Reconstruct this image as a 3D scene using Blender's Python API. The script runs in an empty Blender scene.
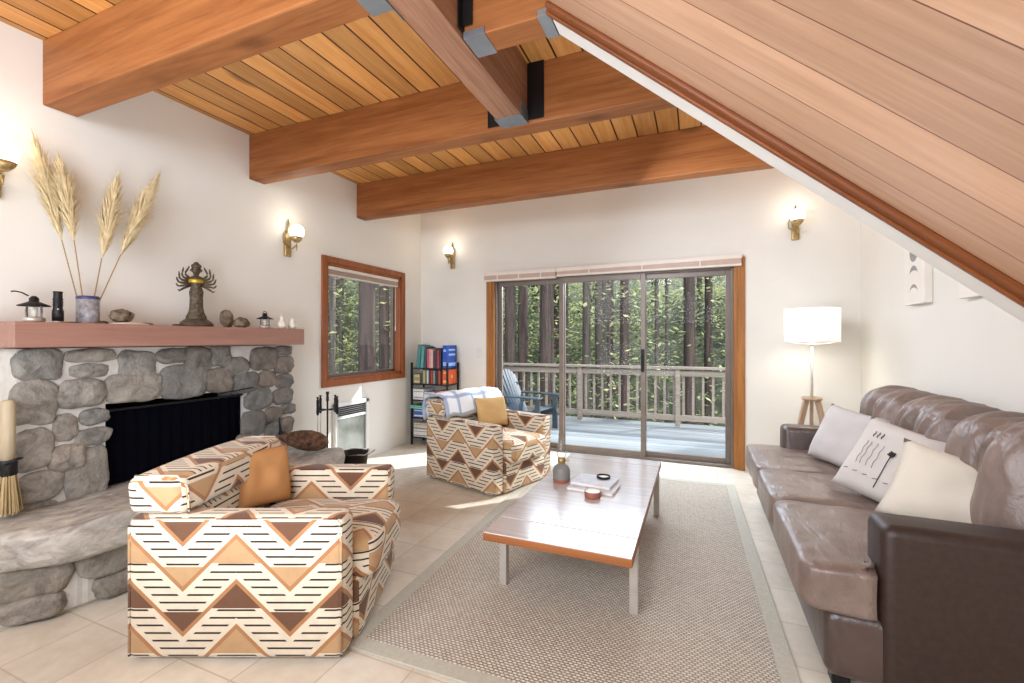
import bpy, bmesh, math, random
from mathutils import Vector, Matrix, noise
random.seed(7)
R = math.radians
PI = math.pi
scn = bpy.context.scene
C = scn.collection

# ------------------------------------------------------------------ materials
def srgb(r, g, b):
    f = lambda c: (c/255/12.92) if c/255 <= .04045 else ((c/255+.055)/1.055)**2.4
    return (f(r), f(g), f(b), 1)

class NT:
    def __init__(s, name):
        s.m = bpy.data.materials.new(name); s.m.use_nodes = True
        s.t = s.m.node_tree; s.t.nodes.clear()
        s.out = s.n('ShaderNodeOutputMaterial'); s.bsdf = s.n('ShaderNodeBsdfPrincipled')
        s.l(s.bsdf.outputs[0], s.out.inputs['Surface'])
    def n(s, typ, **kw):
        nd = s.t.nodes.new(typ)
        for k, v in kw.items(): setattr(nd, k, v)
        return nd
    def l(s, a, b): s.t.links.new(a, b)
    def inp(s, sock, v):
        if hasattr(v, 'is_linked') or hasattr(v, 'links'): s.l(v, sock)
        else: sock.default_value = v
    def math(s, op, a, b=None, c=None):
        nd = s.n('ShaderNodeMath', operation=op)
        s.inp(nd.inputs[0], a)
        if b is not None: s.inp(nd.inputs[1], b)
        if c is not None: s.inp(nd.inputs[2], c)
        return nd.outputs[0]
    def mix(s, fac, a, b, blend='MIX'):
        nd = s.n('ShaderNodeMix', data_type='RGBA', blend_type=blend)
        s.inp(nd.inputs['Factor'], fac); s.inp(nd.inputs[6], a); s.inp(nd.inputs[7], b)
        return nd.outputs[2]
    def coord(s, which='Object'):
        return s.n('ShaderNodeTexCoord').outputs[which]
    def geo(s): return s.n('ShaderNodeNewGeometry').outputs['Position']
    def mapping(s, vec, scale=(1,1,1), loc=(0,0,0), rot=(0,0,0)):
        nd = s.n('ShaderNodeMapping'); s.l(vec, nd.inputs[0])
        nd.inputs['Scale'].default_value = scale; nd.inputs['Location'].default_value = loc
        nd.inputs['Rotation'].default_value = rot
        return nd.outputs[0]
    def noise(s, vec, scale=5, detail=4, rough=.55, dist=0):
        nd = s.n('ShaderNodeTexNoise'); s.l(vec, nd.inputs['Vector'])
        nd.inputs['Scale'].default_value = scale; nd.inputs['Detail'].default_value = detail
        nd.inputs['Roughness'].default_value = rough; nd.inputs['Distortion'].default_value = dist
        return nd.outputs['Fac']
    def ramp(s, fac, stops):
        nd = s.n('ShaderNodeValToRGB'); s.l(fac, nd.inputs[0])
        e = nd.color_ramp.elements
        while len(e) > 1: e.remove(e[-1])
        e[0].position, e[0].color = stops[0]
        for p, c in stops[1:]:
            x = e.new(p); x.color = c
        return nd.outputs[0]
    def sep(s, vec):
        nd = s.n('ShaderNodeSeparateXYZ'); s.l(vec, nd.inputs[0]); return nd.outputs
    def comb(s, x, y, z):
        nd = s.n('ShaderNodeCombineXYZ')
        for i, v in enumerate((x, y, z)): s.inp(nd.inputs[i], v)
        return nd.outputs[0]
    def bump(s, h, strength=.3, dist=.01):
        nd = s.n('ShaderNodeBump'); s.l(h, nd.inputs['Height'])
        nd.inputs['Strength'].default_value = strength; nd.inputs['Distance'].default_value = dist
        s.l(nd.outputs[0], s.bsdf.inputs['Normal'])
    def set(s, color=None, rough=None, metal=None, coat=None, **kw):
        b = s.bsdf
        if color is not None: s.inp(b.inputs['Base Color'], color)
        if rough is not None: s.inp(b.inputs['Roughness'], rough)
        if metal is not None: b.inputs['Metallic'].default_value = metal
        if coat is not None:
            b.inputs['Coat Weight'].default_value = coat; b.inputs['Coat Roughness'].default_value = .12
        for k, v in kw.items(): s.inp(b.inputs[k], v)
        return s.m

def plain(name, col, rough=.5, metal=0, var=.06, scale=8, bump=0, coat=None, spec=None):
    t = NT(name)
    o = t.coord()
    nz = t.noise(o, scale, 3)
    d = tuple(max(0, c*(1-var*2)) for c in col[:3])+(1,)
    u = tuple(min(1, c*(1+var)) for c in col[:3])+(1,)
    t.set(t.ramp(nz, [(.3, d), (.7, u)]), rough, metal, coat)
    if spec is not None: t.bsdf.inputs['Specular IOR Level'].default_value = spec
    if bump: t.bump(t.noise(o, scale*6, 3), bump, .005)
    return t.m

def emis(name, col, strength):
    t = NT(name)
    t.set(col, .4)
    t.bsdf.inputs['Emission Color'].default_value = col
    t.bsdf.inputs['Emission Strength'].default_value = strength
    return t.m

def wood(name, light, dark, axis=0, grain=1.0, board=None, bax=0, boff=0, seam=srgb(60,32,14), seamw=.04,
         rough=.5, knots=True, coat=None, contrast=1.0, spec=.3):
    """grain runs along `axis`; optional boards of width `board` counted along axis `bax`"""
    t = NT(name)
    o = t.coord()
    sc = [9*grain]*3; sc[axis] = .55*grain
    vec = o
    xyz = t.sep(o)
    if board:
        q = t.math('DIVIDE', t.math('SUBTRACT', xyz[bax], boff), board)
        idx = t.math('FLOOR', q)
        fr = t.math('FRACT', q)
        wn = t.n('ShaderNodeTexWhiteNoise', noise_dimensions='1D'); t.l(idx, wn.inputs['W'])
        rnd = wn.outputs['Value']
        vm = t.n('ShaderNodeVectorMath', operation='ADD'); t.l(o, vm.inputs[0])
        t.l(t.comb(t.math('MULTIPLY', rnd, 17), t.math('MULTIPLY', rnd, 31), t.math('MULTIPLY', rnd, 13)), vm.inputs[1])
        vec = vm.outputs[0]
    m = t.mapping(vec, tuple(sc))
    n1 = t.noise(m, 1.6, 5, .6, 1.2)
    n2 = t.noise(m, 9, 3, .6, .3)
    g = t.math('ADD', t.math('MULTIPLY', n1, .7), t.math('MULTIPLY', n2, .3))
    mid = .5
    col = t.ramp(g, [(mid-.18/contrast, dark), (mid+.14/contrast, light)])
    if knots:
        ks = [2.6]*3; ks[axis] = 1.1
        km = t.mapping(vec, tuple(ks))
        vo = t.n('ShaderNodeTexVoronoi'); t.l(km, vo.inputs['Vector']); vo.inputs['Scale'].default_value = 1.0
        kf = t.ramp(vo.outputs['Distance'], [(.05, (1,1,1,1)), (.15, (0,0,0,1))])
        dk = tuple(c*.35 for c in dark[:3])+(1,)
        col = t.mix(t.math('MULTIPLY', kf, .75), col, dk)
    if board:
        tint = t.math('ADD', t.math('MULTIPLY', rnd, .5), .72)
        hv = t.n('ShaderNodeHueSaturation'); t.l(tint, hv.inputs['Value']); t.l(col, hv.inputs['Color'])
        col = hv.outputs[0]
        e = t.math('MINIMUM', fr, t.math('SUBTRACT', 1.0, fr))
        sf = t.math('LESS_THAN', e, seamw)
        col = t.mix(sf, col, seam)
        t.bump(t.math('SUBTRACT', t.math('MULTIPLY', n2, .15), sf), .5, .01)
    else:
        t.bump(n2, .15, .004)
    t.set(col, rough, 0, coat)
    t.bsdf.inputs['Specular IOR Level'].default_value = spec
    return t.m

M = {}
# walls: warm off-white plaster
def wallmat(name, col):
    t = NT(name); g = t.geo()
    nz = t.noise(g, 1.2, 4)
    d = tuple(c*.95 for c in col[:3])+(1,)
    t.set(t.ramp(nz, [(.3, d), (.7, col)]), .75)
    t.bump(t.noise(g, 60, 4), .12, .004)
    return t.m
M['wall'] = wallmat('plaster', srgb(235, 231, 221))
M['white'] = plain('white_paint', srgb(238, 235, 228), .5, var=.02)
M['pine'] = wood('pine_ceiling', srgb(232, 174, 102), srgb(196, 130, 64), axis=1, board=.16, bax=0, boff=.03, seam=srgb(70,36,14), seamw=.035, rough=.5, contrast=.9)
M['beam'] = wood('fir_beam', srgb(172, 112, 62), srgb(130, 76, 36), axis=0, grain=.9, rough=.55)
M['beam_saw'] = wood('sawn_joist', srgb(178, 134, 104), srgb(128, 88, 66), axis=1, grain=.9, rough=.6)
M['soffit'] = wood('stair_boards', srgb(208, 167, 134), srgb(172, 130, 100), axis=0, grain=.8, board=.15, bax=1, boff=.663, seam=srgb(110,66,42), seamw=.012, rough=.35, knots=False, contrast=.7, spec=.6)
M['trimwood'] = wood('brown_trim', srgb(146, 86, 46), srgb(100, 54, 26), axis=0, rough=.35, knots=False)
M['frame'] = wood('window_cedar', srgb(164, 98, 56), srgb(122, 68, 36), axis=2, rough=.4, knots=False)
M['doorwood'] = wood('door_cedar', srgb(180, 122, 64), srgb(142, 90, 44), axis=2, rough=.4, knots=False)
M['mantel'] = wood('mantel_wood', srgb(166, 126, 110), srgb(144, 102, 86), axis=1, rough=.4, knots=False, contrast=.8, spec=.5)
M['alu'] = plain('bronze_aluminium', srgb(120, 108, 98), .4, .3)
M['steel'] = plain('galvanised', srgb(150, 156, 162), .38, .7)
M['blacksteel'] = plain('black_steel', srgb(22, 21, 22), .5, .3)
M['iron'] = plain('black_iron', srgb(30, 29, 30), .45, .4)
M['brushed'] = plain('brushed_steel', srgb(204, 198, 188), .4, .5)
M['firebox'] = plain('soot', srgb(14, 15, 22), .8)
M['mesh'] = plain('chain_mesh', srgb(5, 6, 14), .9, .0, spec=.05)
M['bronze'] = plain('aged_brass', srgb(186, 158, 104), .35, .55, var=.25, scale=30)
M['statue'] = plain('dark_bronze', srgb(96, 84, 66), .55, .4, var=.35, scale=60, bump=.4)
M['gold'] = plain('gold_paint', srgb(190, 160, 50), .4, .6)
M['globe'] = emis('frosted_glass', srgb(255, 244, 220), 2.2)
M['shade'] = emis('linen_shade', srgb(252, 248, 238), .35)
M['lampwood'] = wood('lamp_oak', srgb(196, 168, 138), srgb(160, 130, 104), axis=2, rough=.5, knots=False)
M['lampmetal'] = plain('lamp_metal', srgb(226, 222, 214), .35, .3)
M['straw'] = wood('straw', srgb(196, 174, 130), srgb(156, 132, 92), axis=2, grain=4, knots=False)
M['broomstick'] = wood('broomstick', srgb(198, 184, 156), srgb(176, 158, 126), axis=2, knots=False)
M['pampas'] = plain('pampas', srgb(226, 205, 158), .8, var=.12, scale=40)
M['stem'] = plain('dry_stem', srgb(150, 118, 70), .7)
M['rustrug'] = None

def stone():
    t = NT('river_stone')
    o = t.coord()
    at = t.n('ShaderNodeAttribute', attribute_name='tint')
    n1 = t.noise(o, 9, 8, .72, .6); n2 = t.noise(o, 55, 4, .7)
    c = t.ramp(n1, [(.25, srgb(98, 93, 86)), (.5, srgb(164, 157, 146)), (.75, srgb(202, 194, 180))])
    c = t.mix(.75, c, at.outputs['Color'], 'MULTIPLY')
    c = t.mix(t.math('MULTIPLY', n2, .35), c, srgb(74, 72, 72))
    t.set(c, .8); t.bump(t.math('ADD', n1, t.math('MULTIPLY', n2, .6)), .9, .02)
    return t.m
M['stone'] = stone()
def slab():
    t = NT('hearth_slab')
    o = t.coord()
    m = t.mapping(o, (4, 2.4, 6))
    n1 = t.noise(m, 3, 7, .65, .8); n2 = t.noise(o, 40, 4, .7)
    c = t.ramp(n1, [(.28, srgb(124, 119, 111)), (.5, srgb(176, 170, 160)), (.7, srgb(208, 202, 190))])
    t.set(c, .75); t.bump(t.math('ADD', n1, t.math('MULTIPLY', n2, .3)), .7, .02)
    return t.m
M['slab'] = slab()
M['mortar'] = plain('mortar', srgb(206, 202, 194), .9, var=.08, scale=12, bump=.4)

def tiles():
    t = NT('floor_tile')
    g = t.geo(); x = t.sep(g)
    def cell(v, off):
        q = t.math('DIVIDE', t.math('ADD', v, off), .305)
        f = t.math('FRACT', q)
        return t.math('FLOOR', q), t.math('MINIMUM', f, t.math('SUBTRACT', 1.0, f))
    ix, ex = cell(x[0], .12); iy, ey = cell(x[1], .06)
    wn = t.n('ShaderNodeTexWhiteNoise', noise_dimensions='2D'); t.l(t.comb(ix, iy, 0), wn.inputs['Vector'])
    n1 = t.noise(g, 3.5, 6, .6, .6); n2 = t.noise(g, 18, 4)
    f = t.math('ADD', t.math('MULTIPLY', n1, .7), t.math('MULTIPLY', n2, .3))
    c = t.ramp(f, [(.3, srgb(200, 189, 170)), (.52, srgb(218, 209, 192)), (.72, srgb(230, 224, 209))])
    hv = t.n('ShaderNodeHueSaturation'); t.l(c, hv.inputs['Color'])
    t.l(t.math('ADD', t.math('MULTIPLY', wn.outputs['Value'], .1), .95), hv.inputs['Value'])
    gr = t.math('LESS_THAN', t.math('MINIMUM', ex, ey), .011)
    c = t.mix(t.math('MULTIPLY', gr, .6), hv.outputs[0], srgb(176, 160, 140))
    t.set(c, .38); t.bump(t.math('SUBTRACT', t.math('MULTIPLY', n2, .1), gr), .25, .004)
    return t.m
M['tile'] = tiles()

def rugmat():
    t = NT('rug_weave')
    o = t.coord(); x = t.sep(o)
    row = t.math('DIVIDE', x[1], .013)
    ri = t.math('FLOOR', row)
    col_ = t.math('ADD', t.math('DIVIDE', x[0], .021), t.math('MULTIPLY', ri, .5))
    def dome(v):
        f = t.math('SUBTRACT', t.math('MULTIPLY', t.math('FRACT', v), 2.0), 1.0)
        return t.math('SUBTRACT', 1.0, t.math('MULTIPLY', f, f))
    w = t.math('MULTIPLY', dome(row), dome(col_))
    wn = t.n('ShaderNodeTexWhiteNoise', noise_dimensions='2D'); t.l(t.comb(t.math('FLOOR', col_), ri, 0), wn.inputs['Vector'])
    w = t.math('MULTIPLY', w, t.math('ADD', .6, t.math('MULTIPLY', wn.outputs['Value'], .4)))
    nz = t.noise(t.mapping(o, (40, 90, 1)), 1, 3)
    f = t.math('ADD', t.math('MULTIPLY', w, .8), t.math('MULTIPLY', nz, .25))
    c = t.ramp(f, [(.18, srgb(142, 132, 118)), (.42, srgb(198, 188, 172)), (.8, srgb(226, 218, 204))])
    t.set(c, .9); t.bump(w, .8, .006)
    t.bsdf.inputs['Specular IOR Level'].default_value = .15
    return t.m
M['rug'] = rugmat()
M['rugborder'] = plain('rug_border', srgb(188, 184, 168), .85, var=.05, scale=60, bump=.3)

def chevron(name, cream, tan, dark, rust, line):
    t = NT(name)
    uv = t.n('ShaderNodeUVMap'); uv.uv_map = 'UVMap'
    x = t.sep(uv.outputs[0])
    P, A, Rr, off = .43, .213, .18, .11
    tri = t.math('ABSOLUTE', t.math('SUBTRACT', 1.0, t.math('MULTIPLY', t.math('FRACT', t.math('DIVIDE', x[0], P)), 2.0)))
    Z = t.math('MULTIPLY', tri, A)
    d = t.math('SUBTRACT', t.math('SUBTRACT', x[1], off), Z)
    q = t.math('DIVIDE', d, Rr)
    k = t.math('FLOOR', q)
    m = t.math('MULTIPLY', t.math('FRACT', q), Rr)
    zm = t.math('ADD', Z, m)
    par = t.math('ABSOLUTE', t.math('MODULO', k, 2.0))
    par = t.math('GREATER_THAN', par, .5)          # 1: odd line below
    mott = t.noise(t.coord('UV'), 14, 4, .6)
    def vary(c):
        return t.mix(mott, tuple(v*.78 for v in c[:3])+(1,), tuple(min(1, v*1.12) for v in c[:3])+(1,))
    vdark, vtan, vcream, vrust = vary(dark), vary(tan), vary(cream), vary(rust)
    # dashes
    fz = t.math('FRACT', t.math('DIVIDE', x[1], .0305))
    st = t.math('LESS_THAN', fz, .25)
    st = t.math('MULTIPLY', st, t.math('GREATER_THAN', m, .045))
    st = t.math('MULTIPLY', st, t.math('LESS_THAN', m, Rr-.03))
    lc = t.mix(par, line, tuple(v*3 for v in rust[:3])+(1,))
    lc = line
    col = t.mix(st, vcream, lc)
    vf = t.math('LESS_THAN', zm, .1)
    pf = t.math('GREATER_THAN', zm, A+Rr-.098)
    cv = t.mix(par, vdark, vtan)
    cp = t.mix(par, vtan, vdark)
    col = t.mix(vf, col, cv); col = t.mix(pf, col, cp)
    ol = t.math('LESS_THAN', m, .021)
    col = t.mix(ol, col, vrust)
    t.set(col, .85)
    t.bsdf.inputs['Specular IOR Level'].default_value = .2
    t.bsdf.inputs['Sheen Weight'].default_value = .15
    t.bump(t.noise(t.coord('UV'), 260, 2), .25, .003)
    return t.m
M['chevron'] = chevron('chevron_velvet', srgb(222, 208, 184), srgb(186, 150, 108), srgb(108, 76, 56), srgb(172, 122, 80), srgb(48, 40, 37))

def leather(name, c1, c2, rough=.36, bs=.25):
    t = NT(name)
    o = t.coord()
    n1 = t.noise(o, 5, 5, .6); n2 = t.noise(o, 160, 2)
    w = t.noise(t.mapping(o, (14, 5, 8)), 1.4, 4, .6, 1.5)
    t.set(t.ramp(n1, [(.3, c1), (.7, c2)]), t.math('ADD', t.math('MULTIPLY', n1, .12), rough-.06), 0)
    t.bsdf.inputs['Specular IOR Level'].default_value = .85
    t.bump(t.math('ADD', t.math('MULTIPLY', w, 1.0), t.math('MULTIPLY', n2, .06)), bs, .02)
    return t.m
M['leather'] = leather('brown_leather', srgb(62, 47, 42), srgb(84, 66, 59))
M['leatherseat'] = leather('seat_leather_sheen', srgb(106, 88, 79), srgb(138, 119, 108), .36, .34)  # paler than the frame leather, window sheen put into the base colour
M['leatherside'] = plain('mottled_leather', srgb(54, 38, 31), .45, var=.14, scale=40, bump=.1)

def fabric(name, col, var=.04, weave=300):
    t = NT(name)
    o = t.coord()
    nz = t.noise(o, 6, 4)
    d = tuple(c*(1-var*2) for c in col[:3])+(1,)
    t.set(t.ramp(nz, [(.3, d), (.7, col)]), .9)
    t.bsdf.inputs['Specular IOR Level'].default_value = .2
    t.bump(t.math('ADD', t.math('MULTIPLY', t.noise(o, 7, 3), 1.0), t.math('MULTIPLY', t.noise(o, weave, 2), .1)), .25, .02)
    return t.m
M['ivory'] = fabric('ivory_linen', srgb(226, 217, 200))
M['greylinen'] = fabric('grey_linen', srgb(202, 196, 192))
M['print'] = fabric('print_linen', srgb(212, 205, 198))
M['ink'] = plain('grey_ink', srgb(104, 98, 98), .8)
M['inkdark'] = plain('black_ink', srgb(38, 35, 36), .8)
M['tancushion'] = fabric('tan_velvet', srgb(192, 140, 88))
M['tancushion2'] = fabric('ochre_velvet', srgb(214, 176, 118))

def plaid():
    t = NT('plaid_throw')
    uv = t.n('ShaderNodeUVMap'); uv.uv_map = 'UVMap'
    x = t.sep(uv.outputs[0])
    def band(v, p, w):
        return t.math('LESS_THAN', t.math('FRACT', t.math('DIVIDE', v, p)), w)
    a = band(x[0], .17, .2); b = band(x[1], .17, .2)
    c1 = t.mix(t.math('MULTIPLY', a, .8), srgb(240, 241, 243), srgb(150, 168, 196))
    c2 = t.mix(t.math('MULTIPLY', b, .8), c1, srgb(150, 168, 196))
    c3 = t.mix(t.math('MULTIPLY', band(x[0], .32, .05), .6), c2, srgb(200, 180, 130))
    t.set(c3, .9); t.bump(t.noise(t.coord('UV'), 200, 2), .3, .004)
    return t.m
M['plaid'] = plaid()
M['tabletop'] = wood('table_top_glare', srgb(202, 190, 182), srgb(172, 156, 148), axis=0, rough=.22, knots=False, coat=.6, spec=.8, contrast=.8)  # door glare painted in: base colour paler than the brown edge wood
M['tableedge'] = wood('table_edge', srgb(156, 98, 54), srgb(120, 70, 36), axis=0, rough=.4, knots=False)
M['deck'] = wood('deck_boards', srgb(146, 150, 150), srgb(104, 109, 112), axis=0, board=.14, bax=1, seam=srgb(60,62,64), seamw=.03, rough=.35, knots=False, spec=.6)
M['rail'] = wood('weathered_rail', srgb(138, 128, 116), srgb(100, 91, 82), axis=0, rough=.7, knots=False)
M['adirondack'] = plain('blue_grey_paint', srgb(50, 61, 70), .5, var=.1)
M['bark'] = wood('redwood_bark', srgb(82, 69, 62), srgb(36, 31, 29), axis=2, grain=.9, rough=.9, knots=False, contrast=1.2)
M['bark2'] = wood('grey_bark', srgb(98, 90, 83), srgb(50, 46, 43), axis=2, grain=1.4, rough=.9, knots=False, contrast=1.2)

def leaf(name, c1, c2):
    t = NT(name)
    oi = t.noise(t.geo(), 1.7, 3)
    c = t.ramp(oi, [(.35, c1), (.65, c2)])
    t.set(c, .6)
    tr = t.n('ShaderNodeBsdfTranslucent'); t.l(c, tr.inputs[0])
    mx = t.n('ShaderNodeMixShader'); mx.inputs[0].default_value = .5
    t.l(t.bsdf.outputs[0], mx.inputs[1]); t.l(tr.outputs[0], mx.inputs[2])
    t.l(mx.outputs[0], t.out.inputs['Surface'])
    return t.m
M['leaf'] = leaf('redwood_foliage', srgb(84, 106, 62), srgb(222, 226, 160))
M['leafdark'] = leaf('dark_foliage', srgb(34, 54, 42), srgb(96, 118, 82))  # darker green, given to some of the leaves
M['hill'] = plain('forest_floor', srgb(74, 76, 54), .9, var=.35, scale=1.5)

def glassmat(name, tint, refl=.6):
    t = NT(name)
    t.t.nodes.remove(t.bsdf)
    tr = t.n('ShaderNodeBsdfTransparent'); tr.inputs[0].default_value = tint
    gl = t.n('ShaderNodeBsdfGlossy'); gl.inputs['Roughness'].default_value = .0
    fr = t.n('ShaderNodeFresnel'); fr.inputs[0].default_value = 1.45
    mx = t.n('ShaderNodeMixShader')
    t.l(t.math('MULTIPLY', fr.outputs[0], refl), mx.inputs[0])
    t.l(tr.outputs[0], mx.inputs[1]); t.l(gl.outputs[0], mx.inputs[2])
    t.l(mx.outputs[0], t.out.inputs['Surface'])
    return t.m
M['glass'] = glassmat('window_glass', (.97, .98, .98, 1), .08)
M['clear'] = glassmat('clear_glass', (.97, .98, .98, 1), .8)
M['blind'] = plain('blind_slat', srgb(232, 222, 208), .5, var=.03)
M['blindwood'] = plain('blind_stack', srgb(196, 170, 154), .5, var=.05)
M['ceramic'] = plain('blue_white_ceramic', srgb(158, 156, 160), .35, var=.25, scale=40)
M['indigo'] = plain('indigo_glaze', srgb(58, 58, 110), .35)
M['greyglaze'] = plain('grey_stoneware', srgb(128, 126, 120), .45, var=.1)
M['terracotta'] = plain('terracotta', srgb(150, 92, 74), .6)
M['porcelain'] = plain('porcelain', srgb(236, 228, 212), .35, var=.03)
M['drift'] = plain('driftwood', srgb(128, 112, 90), .85, var=.4, scale=25, bump=.8)
M['log'] = plain('dark_bark_log', srgb(104, 74, 52), .85, var=.45, scale=22, bump=1)
M['shell'] = plain('shell', srgb(226, 216, 200), .5)
M['lampglow'] = emis('lantern_glow', srgb(255, 246, 226), 1.2)
M['enamel'] = plain('heater_enamel', srgb(236, 236, 234), .3, var=.02)
M['heaterglass'] = plain('heater_glass', srgb(122, 126, 118), .15, .1, var=.2, scale=4)
M['paper'] = plain('paper', srgb(236, 232, 224), .7, var=.02)
M['canvas'] = plain('canvas', srgb(238, 232, 222), .8, var=.02)
M['moongrey'] = plain('moon_grey', srgb(158, 154, 150), .8, var=.12)
M['moonpeach'] = plain('moon_peach', srgb(232, 206, 178), .8)
M['plate'] = plain('switch_plate', srgb(226, 222, 212), .4, var=.02)
M['moss'] = plain('green_box', srgb(70, 120, 100), .6)
_cols = {}
def colm(rgb, rough=.55):
    if rgb not in _cols: _cols[rgb] = plain('cover_%d' % len(_cols), srgb(*rgb), rough, var=.08, scale=30)
    return _cols[rgb]

# ------------------------------------------------------------------ helpers
def nb(): return bmesh.new()
def obj(name, bm, mat, parent=None, smooth=False, loc=None, rot=None, sub=0):
    me = bpy.data.meshes.new(name)
    bmesh.ops.recalc_face_normals(bm, faces=bm.faces[:])
    bm.to_mesh(me); bm.free()
    for mm in (mat if isinstance(mat, (list, tuple)) else [mat]): me.materials.append(mm)
    if smooth:
        for p in me.polygons: p.use_smooth = True
    o = bpy.data.objects.new(name, me); C.objects.link(o)
    if parent: o.parent = parent
    if loc: o.location = loc
    if rot: o.rotation_euler = rot
    if sub:
        s = o.modifiers.new('sub', 'SUBSURF'); s.levels = sub; s.render_levels = sub
    return o
def sharp(o, ang=35):
    me = o.data
    for p in me.polygons: p.use_smooth = True
    bm = bmesh.new(); bm.from_mesh(me)
    for e in bm.edges:
        e.smooth = not (len(e.link_faces) == 2 and e.calc_face_angle(0) > R(ang))
    bm.to_mesh(me); bm.free()
    return o
def tag(o, label=None, cat=None, group=None, kind=None):
    if label: o['label'] = label
    if cat: o['category'] = cat
    if group: o['group'] = group
    if kind: o['kind'] = kind
    return o
def thing(name, label, cat, loc=(0,0,0), rz=0, group=None):
    o = bpy.data.objects.new(name, None); C.objects.link(o)
    o.empty_display_size = .1
    o.location = loc; o.rotation_euler = (0, 0, rz)
    return tag(o, label, cat, group)
def struct(o): o['kind'] = 'structure'; return o
def copy_tree(o, parent=None):
    c = o.copy(); C.objects.link(c)
    if parent: c.parent = parent
    for ch in list(o.children): copy_tree(ch, c)
    return c

def box(bm, lo, hi, bev=0, seg=2, mat=None):
    c = [(a+b)/2 for a, b in zip(lo, hi)]; s = [abs(b-a) for a, b in zip(lo, hi)]
    mx = Matrix.Translation(c) @ Matrix.Diagonal((*s, 1))
    if mat is not None: mx = mat @ mx
    r = bmesh.ops.create_cube(bm, size=1, matrix=mx)
    vs = r['verts']
    if bev:
        es = list({e for v in vs for e in v.link_edges})
        bmesh.ops.bevel(bm, geom=es, offset=min(bev, min(s)*.49), segments=seg, affect='EDGES', profile=.5)
    return vs
def bar(bm, p0, p1, w, h, bev=0, up=(0,0,1)):
    p0, p1 = Vector(p0), Vector(p1)
    d = p1-p0; L = d.length; z = d.normalized()
    u = Vector(up)
    if abs(z.dot(u)) > .98: u = Vector((1,0,0))
    x = u.cross(z).normalized(); y = z.cross(x)
    mx = Matrix((x, y, z)).transposed().to_4x4(); mx.translation = (p0+p1)/2
    return box(bm, (-w/2, -h/2, -L/2), (w/2, h/2, L/2), bev, 1, mx)
def tube(bm, pts, r, seg=8, cap=True):
    pts = [Vector(p) for p in pts]
    rs = r if isinstance(r, (list, tuple)) else [r]*len(pts)
    rings = []
    ref = Vector((.13, .27, .95)).normalized()
    for i, p in enumerate(pts):
        d = (pts[min(i+1, len(pts)-1)]-pts[max(i-1, 0)]).normalized()
        a = ref if abs(d.dot(ref)) < .95 else Vector((1,0,0))
        x = d.cross(a).normalized(); y = d.cross(x)
        rings.append([bm.verts.new(p+(x*math.cos(2*PI*k/seg)+y*math.sin(2*PI*k/seg))*rs[i]) for k in range(seg)])
    for a, b in zip(rings, rings[1:]):
        for k in range(seg):
            bm.faces.new((a[k], a[(k+1) % seg], b[(k+1) % seg], b[k]))
    if cap:
        bm.faces.new(rings[0]); bm.faces.new(list(reversed(rings[-1])))
    return rings
def lathe(bm, prof, seg=20, c=(0,0,0), mx=None):
    rings = []
    for r, z in prof:
        if r < 1e-5:
            p = Vector((c[0], c[1], c[2]+z)); rings.append([bm.verts.new(mx @ p if mx else p)])
        else:
            ring = []
            for k in range(seg):
                p = Vector((c[0]+r*math.cos(2*PI*k/seg), c[1]+r*math.sin(2*PI*k/seg), c[2]+z))
                ring.append(bm.verts.new(mx @ p if mx else p))
            rings.append(ring)
    for a, b in zip(rings, rings[1:]):
        if len(a) == 1 and len(b) == 1: continue
        for k in range(seg):
            k2 = (k+1) % seg
            if len(a) == 1: bm.faces.new((a[0], b[k2], b[k]))
            elif len(b) == 1: bm.faces.new((a[k], a[k2], b[0]))
            else: bm.faces.new((a[k], a[k2], b[k2], b[k]))
def prism(bm, poly, axis, a, b):
    """extrude 2D polygon along axis from a to b"""
    def P(q, t):
        v = [0,0,0]; o = [i for i in range(3) if i != axis]
        v[o[0]], v[o[1]], v[axis] = q[0], q[1], t
        return v
    A = [bm.verts.new(P(q, a)) for q in poly]; B = [bm.verts.new(P(q, b)) for q in poly]
    n = len(poly)
    bm.faces.new(A); bm.faces.new(list(reversed(B)))
    for i in range(n): bm.faces.new((A[i], B[i], B[(i+1) % n], A[(i+1) % n]))
def uvbox(bm, off=(0,0)):
    uv = (bm.loops.layers.uv.get('UVMap') or bm.loops.layers.uv.new('UVMap'))
    bm.normal_update()
    for f in bm.faces:
        n = f.normal; ax = max(range(3), key=lambda i: abs(n[i]))
        for l in f.loops:
            p = l.vert.co
            l[uv].uv = ((p.y, p.z) if ax == 0 else (p.x, p.z) if ax == 1 else (p.x, p.y+.3))
            l[uv].uv[0] += off[0]; l[uv].uv[1] += off[1]
def sgn(v): return -1 if v < 0 else 1
def cushion(bm, size, e=5, n=14, crown=.0, fn=None, mx=None):
    """soft box: cube grid pushed to a superellipsoid; crown puffs the z faces"""
    w, d, h = [s/2 for s in size]
    for v in bm.verts: v.tag = True
    r = bmesh.ops.create_cube(bm, size=2)
    es = list({ed for v in r['verts'] for ed in v.link_edges})
    bmesh.ops.subdivide_edges(bm, edges=es, cuts=n, use_grid_fill=True)
    # only newest geometry: everything in bm that is inside [-1,1]^3 and flagged by tag
    vs = [v for v in bm.verts if not v.tag]
    for v in vs:
        p = v.co.copy()
        L = (abs(p.x)**e+abs(p.y)**e+abs(p.z)**e)**(1/e)
        p /= L
        q = Vector((p.x*w, p.y*d, p.z*h))
        if crown: q.z += sgn(p.z)*crown*abs(p.z)*(1-p.x**2)*(1-p.y**2)
        if fn: q = fn(q, p)
        v.co = mx @ q if mx else q
        v.tag = True
    return vs
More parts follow.
